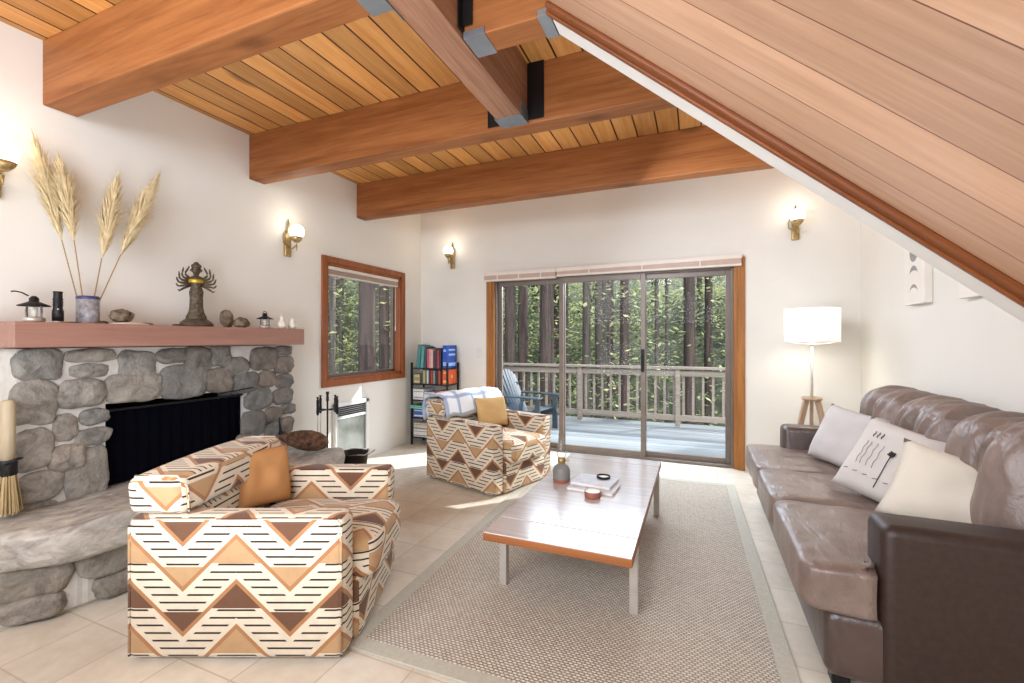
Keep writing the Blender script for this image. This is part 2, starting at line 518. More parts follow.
def pillow(name, w, h, t, mat, parent=None, loc=(0,0,0), rot=(0,0,0), seed=0, n=18):
    """scatter cushion in its local XZ plane, thickness along Y, pinched corners"""
    bm = nb()
    grid = {}
    for s in (-1, 1):
        for i in range(n+1):
            for j in range(n+1):
                a, b = 2*i/n-1, 2*j/n-1
                edge = (i in (0, n)) or (j in (0, n))
                if s == 1 and edge:
                    grid[s, i, j] = grid[-1, i, j]; continue
                k = 1-.07*(1-b*b)*abs(a)**3; k2 = 1-.07*(1-a*a)*abs(b)**3
                th = t/2*((1-a**4)*(1-b**4))**.55
                nz = noise.noise(Vector((a*1.7+seed, b*1.7, s*3+seed)))
                th += 0 if edge else .012*nz*(1-a*a)*(1-b*b)*4*.5
                grid[s, i, j] = bm.verts.new((a*k*w/2, s*th, (b*k2+1)*h/2))
    for s in (-1, 1):
        for i in range(n):
            for j in range(n):
                bm.faces.new([grid[s, i, j], grid[s, i+1, j], grid[s, i+1, j+1], grid[s, i, j+1]])
    uvbox(bm)
    o = obj(name, bm, mat, parent, True, loc, rot)
    return o
# ------------------------------------------------------------------ room shell
LX, RX, BY, FY, CZ = -3.38, 1.39, 5.0, -2.6, 2.975
def wall_grid(bm, axis, a, b, us, vs, holes):
    """boxes of a wall between planes a,b on `axis`, leaving rectangular holes (u0,u1,v0,v1)"""
    U = sorted({*us, *[h[0] for h in holes], *[h[1] for h in holes]})
    V = sorted({*vs, *[h[2] for h in holes], *[h[3] for h in holes]})
    for u0, u1 in zip(U, U[1:]):
        for v0, v1 in zip(V, V[1:]):
            cu, cv = (u0+u1)/2, (v0+v1)/2
            if any(h[0] < cu < h[1] and h[2] < cv < h[3] for h in holes): continue
            if axis == 0: box(bm, (a, u0, v0), (b, u1, v1))
            else: box(bm, (u0, a, v0), (u1, b, v1))
    bmesh.ops.remove_doubles(bm, verts=bm.verts[:], dist=1e-5)
    # drop faces shared by two neighbouring boxes
    seen = {}
    for f in bm.faces[:]:
        k = tuple(sorted(v.index for v in f.verts)) if False else tuple(round(c, 4) for c in f.calc_center_median())
        seen.setdefault(k, []).append(f)
    for fs in seen.values():
        if len(fs) > 1: bmesh.ops.delete(bm, geom=fs, context='FACES_ONLY')

WIN = (3.36, 4.565, .895, 2.07)
FB = (1.50, 2.38, .42, .925)
bm = nb(); wall_grid(bm, 0, LX-.14, LX, (FY, BY+.14), (0, CZ), [WIN, FB]); struct(obj('wall_left', bm, M['wall']))
DOOR = (-2.34, .372, 0, 2.075)
bm = nb(); wall_grid(bm, 1, BY, BY+.14, (LX, RX), (0, CZ), [DOOR]); struct(obj('wall_back', bm, M['wall']))
bm = nb(); box(bm, (RX, FY, 0), (RX+.14, BY+.14, CZ)); struct(obj('wall_right', bm, M['wall']))
bm = nb(); box(bm, (LX-.14, FY-.14, 0), (RX+.14, FY, CZ)); struct(obj('wall_front', bm, M['wall']))
bm = nb(); box(bm, (LX-.14, FY-.14, -.1), (RX+.14, BY+.14, 0)); struct(obj('floor', bm, M['tile']))
bm = nb(); box(bm, (LX-.14, FY-.14, CZ), (RX+.14, BY+.14, CZ+.08)); struct(obj('ceiling', bm, M['pine']))

# window in the left wall
y0, y1, z0, z1 = WIN
wroot = struct(thing('window_1', 'square cedar-framed window in the left wall beside the fireplace', 'window', (LX, (y0+y1)/2, (z0+z1)/2)))
def L(p): return (p[0]-LX, p[1]-(y0+y1)/2, p[2]-(z0+z1)/2)
bm = nb()
tw = .062
for a, b in (((LX, y0-tw, z0-tw), (LX+.022, y0, z1+tw)), ((LX, y1, z0-tw), (LX+.022, y1+tw, z1+tw)),
             ((LX, y0, z1), (LX+.022, y1, z1+tw)), ((LX, y0, z0-tw), (LX+.022, y1, z0))):
    box(bm, L(a), L(b), .004)
for a, b in (((LX-.14, y0, z0), (LX+.005, y0+.025, z1)), ((LX-.14, y1-.025, z0), (LX+.005, y1, z1)),
             ((LX-.14, y0, z1-.025), (LX+.005, y1, z1)), ((LX-.14, y0, z0), (LX+.005, y1, z0+.025))):
    box(bm, L(a), L(b))
tag(obj('window_frame', bm, M['frame'], wroot), kind='structure')
bm = nb()
for a, b in (((LX-.12, y0+.02, z0+.025), (LX-.08, y0+.05, z1-.02)), ((LX-.12, y1-.05, z0+.025), (LX-.08, y1-.02, z1-.02)),
             ((LX-.12, y0+.02, z1-.05), (LX-.08, y1-.02, z1-.02)), ((LX-.12, y0+.02, z0+.025), (LX-.08, y1-.02, z0+.055))):
    box(bm, L(a), L(b), .003)
tag(obj('sash', bm, M['alu'], wroot), kind='structure')
bm = nb(); box(bm, L((LX-.103, y0+.045, z0+.05)), L((LX-.099, y1-.045, z1-.045)))
tag(obj('pane', bm, M['glass'], wroot), kind='structure')

# raised blind of the window
b = thing('window_blind', 'cream blind raised to the top of the square cedar window', 'blind', (LX-.035, (y0+y1)/2, z1-.027))
bm = nb(); box(bm, (-.025, -.57, -.035), (.025, .57, 0), .004); obj('headrail', bm, M['blind'], b)
bm = nb()
for k in range(7): box(bm, (-.024, -.565, -.044-.006*k), (.024, .565, -.040-.006*k))
obj('slat_stack', bm, M['blindwood'], b)
bm = nb(); box(bm, (-.024, -.565, -.095), (.024, .565, -.082), .003); obj('bottom_rail', bm, M['blind'], b)
bm = nb(); tube(bm, [(.03, .5, -.03), (.03, .5, -.6)], .0025, 6); tube(bm, [(.03, .5, -.58), (.03, .5, -.63)], .006, 6); obj('pull_cord', bm, M['blind'], b)

# sliding glass door
x0, x1, _, dz = DOOR
dr = struct(thing('door_1', 'wide three-panel sliding glass door to the deck', 'door', ((x0+x1)/2, BY, 0)))
dcx = (x0+x1)/2
def D(p): return (p[0]-dcx, p[1]-BY, p[2])
bm = nb()
for a, c in (((x0-.07, BY-.022, 0), (x0, BY, dz+.055)), ((x1, BY-.022, 0), (x1+.07, BY, dz+.055)), ((x0, BY-.022, dz), (x1, BY, dz+.055)),
             ((x0, BY-.005, .0), (x0+.03, BY+.14, dz)), ((x1-.03, BY-.005, 0), (x1, BY+.14, dz)), ((x0, BY-.005, dz-.03), (x1, BY+.14, dz))):
    box(bm, D(a), D(c), .003)
tag(obj('door_casing', bm, M['doorwood'], dr), kind='structure')
bm = nb()
box(bm, D((x0+.03, BY+.02, 0)), D((x1-.03, BY+.13, .028)), .003)
box(bm, D((x0+.03, BY+.02, dz-.055)), D((x1-.03, BY+.13, dz-.03)), .003)
box(bm, D((x0+.03, BY+.02, .02)), D((x0+.052, BY+.13, dz-.03)), .003)
box(bm, D((x1-.052, BY+.02, .02)), D((x1-.03, BY+.13, dz-.03)), .003)
tag(obj('track', bm, M['alu'], dr), kind='structure')
panels = [(-2.29, -1.43, BY+.09), (-1.49, -.515, BY+.045), (-.565, .322, BY+.09)]
for i, (a, c, y) in enumerate(panels):
    bm = nb(); st = .052
    box(bm, D((a, y-.018, .022)), D((a+st, y+.018, dz-.05)), .004)
    box(bm, D((c-st, y-.018, .022)), D((c, y+.018, dz-.05)), .004)
    box(bm, D((a+st, y-.018, .022)), D((c-st, y+.018, .085)), .004)
    box(bm, D((a+st, y-.018, dz-.11)), D((c-st, y+.018, dz-.05)), .004)
    p = tag(obj('sliding_panel' if i == 1 else 'fixed_panel', bm, M['alu'], dr), kind='structure')
    bm = nb(); box(bm, D((a+st-.005, y-.003, .08)), D((c-st+.005, y+.003, dz-.105)))
    tag(obj('pane', bm, M['glass'], p), kind='structure')
    if i == 1:
        bm = nb(); box(bm, D((c-.045, y-.05, .98)), D((c-.02, y-.018, 1.17)), .008); box(bm, D((c-.05, y-.024, .95)), D((c-.012, y-.018, 1.2)), .004)
        tag(obj('door_handle', bm, M['blacksteel'], p), kind='structure')

# blinds over the door (the right one hangs crooked)
def door_blind(label, a, c, zl, zr, ml, mr, y=BY-.05):
    t = thing('door_blind', label, 'blind', (a, y, 0))
    w = c-a
    def sheet(u0, u1, zt0, zt1, th0, th1, d):
        q = nb()
        v = [q.verts.new(p) for p in ((u0, -d, zt0), (u1, -d, zt1), (u1, -d, zt1-th1), (u0, -d, zt0-th0),
                                     (u0, d, zt0), (u1, d, zt1), (u1, d, zt1-th1), (u0, d, zt0-th0))]
        for f in ((0,1,2,3), (7,6,5,4), (4,5,1,0), (3,2,6,7), (0,3,7,4), (5,6,2,1)): q.faces.new([v[k] for k in f])
        return q
    obj('headrail', sheet(0, w, zl, zr, .04, .04, .026), M['blind'], t)
    q = sheet(.005, w-.005, zl-.04, zr-.04, ml, mr, .021)
    st = obj('slat_stack', q, M['blindwood'], t)
    obj('bottom_rail', sheet(.003, w-.003, zl-.04-ml, zr-.04-mr, .018, .018, .024), M['blind'], t)
    for f in (.2, .5, .8):
        q = nb()
        zz = zl+(zr-zl)*f
        box(q, (w*f-.006, -.03, zz-.05-(ml+(mr-ml)*f)), (w*f+.006, -.026, zz-.035))
        obj('ladder_tape', q, M['blind'], t)
    q = nb(); tube(q, [(w-.1, -.03, zr-.05), (w-.1, -.03, zr-.95)], .003, 6); obj('pull_cord', q, M['clear'], t)
door_blind('raised cream blind above the left pane of the sliding door', -2.42, -1.50, 2.125, 2.125, .05, .05)
door_blind('long raised blind sagging towards the middle above the two right door panes', -1.495, .41, 2.125, 2.15, .035, .055)

# light switch on the back wall
t = thing('light_switch', 'small pale switch plate on the back wall left of the sliding door', 'light switch', (-2.52, BY, 1.13))
bm = nb(); box(bm, (-.038, -.006, -.06), (.038, 0, .06), .003); obj('cover_plate', bm, M['plate'], t)
bm = nb(); box(bm, (-.008, -.016, -.012), (.008, -.004, .014), .003); obj('toggle', bm, M['white'], t)

# ------------------------------------------------------------------ beams, joists
def beam(name, label, lo, hi, mat):
    bm = nb(); c = [(a+b)/2 for a, b in zip(lo, hi)]
    h = [(b-a)/2 for a, b in zip(lo, hi)]
    box(bm, tuple(-v for v in h), tuple(h), .008, 2)
    return tag(obj(name, bm, mat, loc=c), label, 'beam')
BZ = 2.612
beam('ceiling_beam', 'thick fir ceiling beam above the near end of the mantel', (LX, 1.296, BZ), (-1.114, 1.45, CZ), M['beam'])
beam('ceiling_beam', 'long fir ceiling beam in the middle, the one carrying the black joist plate', (LX, 2.54, BZ), (RX, 2.68, CZ), M['beam'])
beam('ceiling_beam', 'fir ceiling beam nearest the sliding door wall', (LX, 3.786, BZ), (RX, 3.92, CZ), M['beam'])
t = thing('ceiling_joist', 'rough sawn joist hung between two ceiling beams on grey steel hangers', 'joist', (-1.03, 1.995, BZ))
bm = nb(); box(bm, (-.08, -1.7, .003), (.08, .543, CZ-BZ), .005); obj('timber', bm, M['beam_saw'], t)
for s in (1,):
    bm = nb()
    box(bm, (-.085, min(s*.54, s*.42), -.001), (.085, max(s*.54, s*.42), .004))
    for q in (-1, 1): box(bm, (q*.083-.003, min(s*.54, s*.42), .0), (q*.083+.003, max(s*.54, s*.42), .08))
    h = tag(obj('joist_hanger', bm, M['steel'], t), 'galvanised steel hanger')
    bm = nb(); box(bm, (-.185, s*.545-.006*s-.003, .02), (.185, s*.545-.006*s+.003, CZ-BZ)); tag(obj('hanger_plate', bm, M['blacksteel'], t), 'black steel plate')
bm = nb()
box(bm, (-.185, -.705, -.001), (-.083, -.54, .003))
for q in (-.704, -.541): box(bm, (-.185, q-.003, 0), (-.083, q+.003, .22))
box(bm, (-.0845, -.77, 0), (-.081, -.47, .3))
tag(obj('beam_hanger', bm, M['steel'], t), 'galvanised steel beam hanger')
t = thing('trimmer_joist', 'short cross joist running from the hung joist to the staircase top', 'joist', (-.745, 1.785, BZ))
bm = nb(); box(bm, (-.195, -.065, .003), (.195, .065, CZ-BZ), .005); obj('timber', bm, M['beam'], t)
for s in (-1, 1):
    bm = nb(); x = s*.195
    w_ = .05 if s > 0 else .10; box(bm, (min(x, x-s*w_), -.07, -.001), (max(x, x-s*w_), .07, .004))
    for q in (-1, 1): box(bm, (min(x, x-s*w_), q*.068-.003, 0), (max(x, x-s*w_), q*.068+.003, .03))
    tag(obj('joist_hanger', bm, M['steel'] if s > 0 else M['steel'], t), 'galvanised steel hanger')
bm = nb(); box(bm, (-.202, -.11, .03), (-.196, .11, CZ-BZ)); tag(obj('hanger_plate', bm, M['blacksteel'], t), 'black steel plate')
bm = nb()
for q in (-1, 1): box(bm, (-.196, q*.0745-.002, .05), (-.15, q*.0745+.002, CZ-BZ))
tag(obj('hanger_flange', bm, M['blacksteel'], t), 'black steel flange')

# ------------------------------------------------------------------ staircase seen from below
SL = math.atan(.863)
st = thing('staircase', 'sloping staircase underside of brown boards with a white plastered edge, overhead right', 'staircase', (-.54, 1.785, 2.625))
st.rotation_euler = (0, SL, 0)          # local x runs down the slope, local z is the soffit normal (upwards)
LEN = 1.70/math.cos(SL)
bm = nb(); box(bm, (0, -1.25, 0), (LEN, -.065, .04)); o = obj('board_soffit', bm, M['soffit'], st)
bm = nb(); box(bm, (0, -.065, -.012), (LEN, .065, .26), .003); obj('side_wall', bm, M['white'], st)
bm = nb(); box(bm, (0, -.135, -.02), (LEN, -.068, .0), .008, 3); box(bm, (0, -.1, -.03), (LEN, -.078, -.018), .005, 2); obj('edge_trim', bm, M['trimwood'], st)
bm = nb(); box(bm, (0, -1.32, -.01), (LEN, -1.25, .26), .003); obj('side_wall', bm, M['white'], st)
bm = nb()
for k in range(9):
    box(bm, (k*.28, -1.25, .15), (k*.28+.03, -.065, .26))
    box(bm, (k*.28, -1.25, .22), (min(LEN, k*.28+.28), -.065, .25))
obj('treads', bm, M['trimwood'], st)

# ------------------------------------------------------------------ fireplace
XF = -3.20
fp = thing('fireplace', 'grey river-stone fireplace with a dark opening and a raised stone hearth', 'fireplace', (XF, 1.965, 0))
fo = Vector((XF, 1.965, 0))
def F(p): return tuple(Vector(p)-fo)
bm = nb()
# mortar backing with the opening left out
for a, c in (((LX+.001, 1.13, .3), (XF, FB[0], 1.255)), ((LX+.001, FB[1], .3), (XF, 2.80, 1.255)),
             ((LX+.001, FB[0], FB[3]), (XF, FB[1], 1.255)), ((LX+.001, FB[0], .3), (XF, FB[1], FB[2]))):
    box(bm, F(a), F(c))
obj('mortar_body', bm, M['mortar'], fp)

def stone_lump(bm, c, U, V, N, w, h, depth, seed, ex=2.6, tint=1.0, col=None, n=14, m=36):
    """a rounded flat-ish stone: centre c on the mortar face, axes U,V in the face, N outward"""
    c, U, V, N = Vector(c), Vector(U), Vector(V), Vector(N)
    rings = []
    for i in range(n+1):
        t = i/n
        rr = math.cos(t*PI/2)**.6 if i < n else 0
        dz = math.sin(t*PI/2)**.55*depth
        ring = []
        for k in range(m if i < n else 1):
            a = 2*PI*k/m
            ca, sa = math.cos(a), math.sin(a)
            rad = (abs(ca)**ex+abs(sa)**ex)**(-1/ex)
            wob = 1+.15*noise.noise(Vector((ca*1.6+seed*3.1, sa*1.6+seed, seed*.7)))+.04*noise.noise(Vector((ca*5+seed, sa*5, seed)))
            p = c+U*(ca*rad*w/2*rr*wob)+V*(sa*rad*h/2*rr*wob)
            bumpy = .016*noise.noise((p+Vector((seed, 0, 0)))*10)+.009*noise.noise(p*26)+.004*noise.noise(p*60)
            p += N*(dz-.012+(bumpy if i else 0))
            ring.append(bm.verts.new(p))
        rings.append(ring)
    fs = []
    for a, b in zip(rings, rings[1:]):
        for k in range(m):
            k2 = (k+1) % m
            if len(b) == 1: fs.append(bm.faces.new((a[k], a[k2], b[0])))
            else: fs.append(bm.faces.new((a[k], a[k2], b[k2], b[k])))
    lay = bm.loops.layers.color.get('tint') or bm.loops.layers.color.new('tint')
    col = col or (tint, tint, tint, 1)
    for f in fs:
        for l in f.loops: l[lay] = col

# stones of the face: (y, z, width, height, tint)
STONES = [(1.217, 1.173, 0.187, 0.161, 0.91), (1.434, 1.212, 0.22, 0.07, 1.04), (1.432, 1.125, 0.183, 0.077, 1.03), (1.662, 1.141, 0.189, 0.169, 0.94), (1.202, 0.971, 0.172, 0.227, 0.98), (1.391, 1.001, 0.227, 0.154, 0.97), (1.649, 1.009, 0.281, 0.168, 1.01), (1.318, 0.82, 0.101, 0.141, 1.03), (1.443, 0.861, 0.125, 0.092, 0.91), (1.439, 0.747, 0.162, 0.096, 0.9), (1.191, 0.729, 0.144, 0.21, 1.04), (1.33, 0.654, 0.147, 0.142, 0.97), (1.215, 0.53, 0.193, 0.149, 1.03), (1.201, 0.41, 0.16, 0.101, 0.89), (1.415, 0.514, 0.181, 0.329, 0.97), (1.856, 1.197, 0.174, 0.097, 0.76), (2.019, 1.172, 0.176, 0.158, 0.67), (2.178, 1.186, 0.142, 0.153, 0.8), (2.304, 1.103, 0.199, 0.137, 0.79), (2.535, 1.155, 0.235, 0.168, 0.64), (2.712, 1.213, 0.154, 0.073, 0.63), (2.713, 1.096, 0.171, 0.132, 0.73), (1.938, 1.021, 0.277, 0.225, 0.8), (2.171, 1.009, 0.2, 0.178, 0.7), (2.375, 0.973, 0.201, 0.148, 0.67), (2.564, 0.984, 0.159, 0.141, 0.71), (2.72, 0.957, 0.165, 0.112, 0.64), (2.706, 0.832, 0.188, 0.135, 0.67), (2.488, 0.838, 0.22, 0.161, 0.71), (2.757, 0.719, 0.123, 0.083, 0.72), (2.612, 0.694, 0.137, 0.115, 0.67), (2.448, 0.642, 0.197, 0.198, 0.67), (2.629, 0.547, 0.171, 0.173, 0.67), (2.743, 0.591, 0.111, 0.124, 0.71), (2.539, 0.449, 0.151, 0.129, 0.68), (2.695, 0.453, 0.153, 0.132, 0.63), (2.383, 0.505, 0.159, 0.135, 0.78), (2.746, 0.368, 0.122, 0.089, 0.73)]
rnd = random.Random(3)
bm = nb()
for i, (y, z, w, h, tn) in enumerate(STONES):
    wm = rnd.uniform(-.05, .05)
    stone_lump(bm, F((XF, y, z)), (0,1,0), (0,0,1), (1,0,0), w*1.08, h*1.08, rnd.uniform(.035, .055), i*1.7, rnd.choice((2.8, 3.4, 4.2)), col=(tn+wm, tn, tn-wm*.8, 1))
for v in bm.verts: v.co.z = min(v.co.z, 1.257)
obj('face_stones', bm, M['stone'], fp, True)
# firebox
bm = nb()
y0, y1, z0, z1 = FB[0]-.01, FB[1]+.01, FB[2]-.0, FB[3]+.01
for a, c in (((-3.80, y0, z0), (-3.77, y1, z1)), ((-3.80, y0-.03, z0), (XF-.005, y0, z1)), ((-3.80, y1, z0), (XF-.005, y1+.03, z1)),
             ((-3.80, y0, z1), (XF-.005, y1, z1+.03)), ((-3.80, y0, z0-.03), (XF-.005, y1, z0))):
    box(bm, F(a), F(c))
fb = obj('firebox', bm, M['firebox'], fp)
bm = nb()
ny = 90
prev = None
for k in range(ny+1):
    y = FB[0]+.012+(FB[1]-FB[0]-.024)*k/ny
    x = XF-.045+.006*math.sin(k*.9)
    a = bm.verts.new(F((x, y, FB[2]+.012))); b_ = bm.verts.new(F((x, y, FB[3]-.055)))
    if prev: bm.faces.new((prev[0], a, b_, prev[1]))
    prev = (a, b_)
obj('mesh_curtain', bm, M['mesh'], fb, True)
bm = nb(); tube(bm, [F((XF-.03, FB[0]+.01, FB[3]-.045)), F((XF-.03, FB[1]-.01, FB[3]-.045))], .008, 8)
tube(bm, [F((XF+.045, FB[1]-.25, FB[3]-.01)), F((XF+.05, FB[1]+.02, FB[3]+.01))], .005, 6)
obj('curtain_rod', bm, M['iron'], fb)
# hearth: mortar block, front stones, slabs on top
bm = nb()
pts = [(-3.37, 1.0), (-2.92, 1.0), (-2.80, 1.06), (-2.75, 1.2), (-2.72, 2.0), (-2.72, 2.7), (-2.78, 2.80), (-3.37, 2.80)]
prism(bm, [(p[0]-fo.x, p[1]-fo.y) for p in pts], 2, 0, .30)
bmesh.ops.bevel(bm, geom=bm.edges[:], offset=.02, segments=2, affect='EDGES')
hearth = obj('hearth', bm, M['mortar'], fp)
bm = nb()
HS = [  # along the front: (y, z, w, h)
    (1.32,.22,.26,.17), (1.56,.17,.26,.25), (1.83,.20,.28,.20), (2.1,.16,.27,.26), (2.37,.2,.26,.2), (2.62,.15,.24,.24),
    (1.42,.065,.34,.12), (1.75,.06,.28,.1), (2.28,.05,.16,.08)]
for i, (y, z, w, h) in enumerate(HS):
    tn = rnd.uniform(.85, 1.12)
    stone_lump(bm, F((-2.74, y, z)), (0,1,0), (0,0,1), (1,0,0), w*1.14, h*1.1, .06, 40+i*2.3, 3, col=(tn, tn*.99, tn*.96, 1))
d45 = Vector((.8, -.6, 0))
for i, (x, y, z, w, h) in enumerate([(-2.84, 1.06, .2, .24, .19), (-2.83, 1.05, .07, .20, .11)]):
    tn = rnd.uniform(.85, 1.05)
    stone_lump(bm, F((x, y, z)), (.6, .8, 0), (0,0,1), d45, w*1.15, h*1.1, .06, 70+i*2.3, 3, col=(tn, tn*.99, tn*.95, 1))
for i, (x, z, w, h) in enumerate([(-3.03, .19, .22, .2), (-3.25, .17, .22, .24), (-3.04, .05, .2, .09)]):
    tn = rnd.uniform(.85, 1.05)
    stone_lump(bm, F((x, 1.0, z)), (1,0,0), (0,0,1), (0,-1,0), w, h, .06, 90+i*2.3, 3, col=(tn, tn, tn*.95, 1))
for i, (x, z, w, h) in enumerate([(-2.9, .18, .24, .2), (-3.17, .17, .26, .22)]):
    stone_lump(bm, F((x, 2.8, z)), (1,0,0), (0,0,1), (0,1,0), w, h, .05, 110+i*2.3, 3, col=(.95, .95, .92, 1))
obj('hearth_stones', bm, M['stone'], hearth, True)
# hearth top: rough flagstones
bm = nb()
def flag(poly, z0, z1, seed):
    """polygonal slab with a rough top and broken edges"""
    cx = sum(p[0] for p in poly)/len(poly); cy = sum(p[1] for p in poly)/len(poly)
    ring = []
    n = len(poly)
    for i in range(n):
        for k in range(10):
            a, b_ = poly[i], poly[(i+1) % n]
            t = k/10
            ring.append(Vector((a[0]+(b_[0]-a[0])*t, a[1]+(b_[1]-a[1])*t, 0)))
    for _ in range(2):
        ring = [(ring[i-1]+ring[i]*2+ring[(i+1) % len(ring)])/4 for i in range(len(ring))]
    rows = []
    for s, z in ((.98, z0), (1.0, z0+.02), (1.0, z1-.045), (.985, z1-.015), (.95, z1), (.8, z1), (.6, z1), (.4, z1), (.2, z1)):
        row = []
        for p in ring:
            q = Vector((cx+(p.x-cx)*s, cy+(p.y-cy)*s, z))
            nz = noise.noise(q*5+Vector((seed, 0, 0)))
            nz2 = noise.noise(q*16+Vector((seed, 3, 0)))
            q.z += (.016*nz+.007*nz2) if z > z0+.03 else 0
            q.x += .018*nz2*(s > .9); q.y += .018*nz*(s > .9)
            row.append(bm.verts.new(F(q)))
        rows.append(row)
    m = len(ring)
    for a, b_ in zip(rows, rows[1:]):
        for k in range(m): bm.faces.new((a[k], a[(k+1) % m], b_[(k+1) % m], b_[k]))
    bm.faces.new(list(reversed(rows[0]))); bm.faces.new(rows[-1])
flag([(-3.19, .97), (-2.86, .93), (-2.66, 1.12), (-2.60, 1.75), (-3.19, 1.78)], .27, .43, 1)
flag([(-3.19, 1.79), (-2.60, 1.77), (-2.62, 2.30), (-3.19, 2.32)], .27, .42, 5)
flag([(-3.19, 2.33), (-2.62, 2.31), (-2.56, 2.72), (-2.68, 2.86), (-3.19, 2.83)], .27, .41, 9)
obj('hearth_slabs', bm, M['slab'], hearth, True)

# mantel
bm = nb()
MX0, MX1, MY0, MY1, MZ0, MZ1 = LX+.002, -3.055, 1.07, 2.80, 1.262, 1.392
box(bm, (-.1625, MY0-1.935, 0), (.1625, MY1-1.935, MZ1-MZ0), .005)
mant = obj('mantel_shelf', bm, M['mantel'], loc=((MX0+MX1)/2, 1.935, MZ0))
tag(mant, 'long reddish-brown wooden mantel shelf over the stone fireplace', 'mantel')

# wall heater below the window
ht = thing('wall_heater', 'white built-in heater with a dark glass front in the left wall below the window', 'heater', (LX, 3.70, 0))
bm = nb()
for a, c in (((0, -.25, .05), (.03, -.21, .66)), ((0, .21, .05), (.03, .25, .66)), ((0, -.25, .62), (.03, .25, .66)), ((0, -.25, .05), (.03, .25, .11)), ((0, -.24, .06), (.012, .24, .65)), ((.0, -.21, .49), (.028, .21, .51))):
    box(bm, a, c, .004)
obj('casing', bm, M['enamel'], ht)
bm = nb(); box(bm, (.013, -.205, .115), (.018, .205, .488)); obj('glass_front', bm, M['heaterglass'], ht)
bm = nb()
for k in range(5): box(bm, (.012, -.205, .522+.02*k), (.024, .205, .533+.02*k))
obj('grille', bm, M['iron'], ht)
# ------------------------------------------------------------------ armchairs (local +X = front)
def make_chair(label, loc, rz, tone):
    t = thing('armchair', label, 'armchair', loc, rz, None)
    W, Dp, AH, AT = .80, .89, .59, .13
    xb, xf = -.445, .43
    for s in (-1, 1):
        bm = nb(); y = s*(W/2-AT/2)
        box(bm, (xb, y-AT/2, .012), (xf, y+AT/2, AH), .035, 4); uvbox(bm)
        a = sharp(obj('arm', bm, M['chevron'], t), 60)
        # piping along the outer edges of the arm
        bm = nb(); yo = s*(W/2-.006)
        tube(bm, [(xf-.012, yo, .03), (xf-.012, yo, AH-.04), (xf-.03, yo, AH-.012), (xb+.03, yo, AH-.012), (xb+.012, yo, AH-.04), (xb+.012, yo, .03)], .006, 6)
        uvbox(bm); obj('piping', bm, M['chevron'], a, True)
    bm = nb(); box(bm, (xb+.02, -W/2+AT-.01, .012), (xf+.02, W/2-AT+.01, .285), .03, 3); uvbox(bm, (0, .05)); sharp(obj('base', bm, M['chevron'], t), 60)
    bm = nb(); cushion(bm, (.70, W-2*AT+.0, .19), 7, 14, .025, mx=Matrix.Translation((xf-.265, 0, .345)) ); 
    for v in bm.verts: v.co.y = max(-W/2+AT+.004, min(W/2-AT-.004, v.co.y))
    uvbox(bm, (0, .02)); obj('seat_cushion', bm, M['chevron'], t, True)
    # back: lower panel between the arms and a full-width leaning block above them
    bm = nb(); box(bm, (xb+.01, -W/2+AT-.01, .012), (xb+.22, W/2-AT+.01, AH-.005), .03, 3); uvbox(bm, (.1, 0)); sharp(obj('back', bm, M['chevron'], t), 60)
    mxb = Matrix.Translation((xb, 0, AH+.003)); mxb[0][2] = -.10
    bm = nb(); box(bm, (0, -W/2+.002, 0), (.235, W/2-.002, .15), .04, 4)
    bmesh.ops.subdivide_edges(bm, edges=[e for e in bm.edges if e.calc_length() > .2], cuts=6, use_grid_fill=True)
    for v in bm.verts:
        f = 1-(v.co.y/(W/2))**2
        if v.co.z > .1: v.co.z += .012*f
        if v.co.x > .15: v.co.x += .02*f
        v.co = mxb @ v.co
    uvbox(bm, (.07, .04)); bc = sharp(obj('back_cushion', bm, M['chevron'], t), 60)
    for y in (-W/2+.03, W/2-.03):
        bm = nb(); tube(bm, [mxb @ Vector(q) for q in ((.236, y, .01), (.238, y, .11), (.20, y, .152), (.03, y, .152))], .006, 6)
        uvbox(bm); obj('piping', bm, M['chevron'], bc, True)
    return t
ch1 = make_chair('chevron velvet armchair in front of the stone fireplace, holding an orange-tan cushion', (-1.858, 1.597, 0), R(22.5), 0)
ch2 = make_chair('chevron velvet armchair by the sliding door with a plaid throw over its back', (-1.815, 3.82, 0), R(-18), 1)

def loc_in(ch, p):
    a = ch.rotation_euler.z
    return Vector((ch.location.x+p[0]*math.cos(a)-p[1]*math.sin(a), ch.location.y+p[0]*math.sin(a)+p[1]*math.cos(a), p[2]))
p = pillow('scatter_cushion', .30, .30, .13, M['tancushion'], None, loc_in(ch1, (-.165, .10, .445)), (R(-14), R(5), ch1.rotation_euler.z+R(62)), 2)
tag(p, 'orange-tan square cushion in the armchair in front of the fireplace', 'cushion')
p = pillow('scatter_cushion', .34, .30, .13, M['tancushion2'], None, loc_in(ch2, (-.03, .10, .455)), (R(-18), 0, ch2.rotation_euler.z+R(74)), 5)
tag(p, 'ochre cushion leaning on the plaid throw in the armchair by the sliding door', 'cushion')

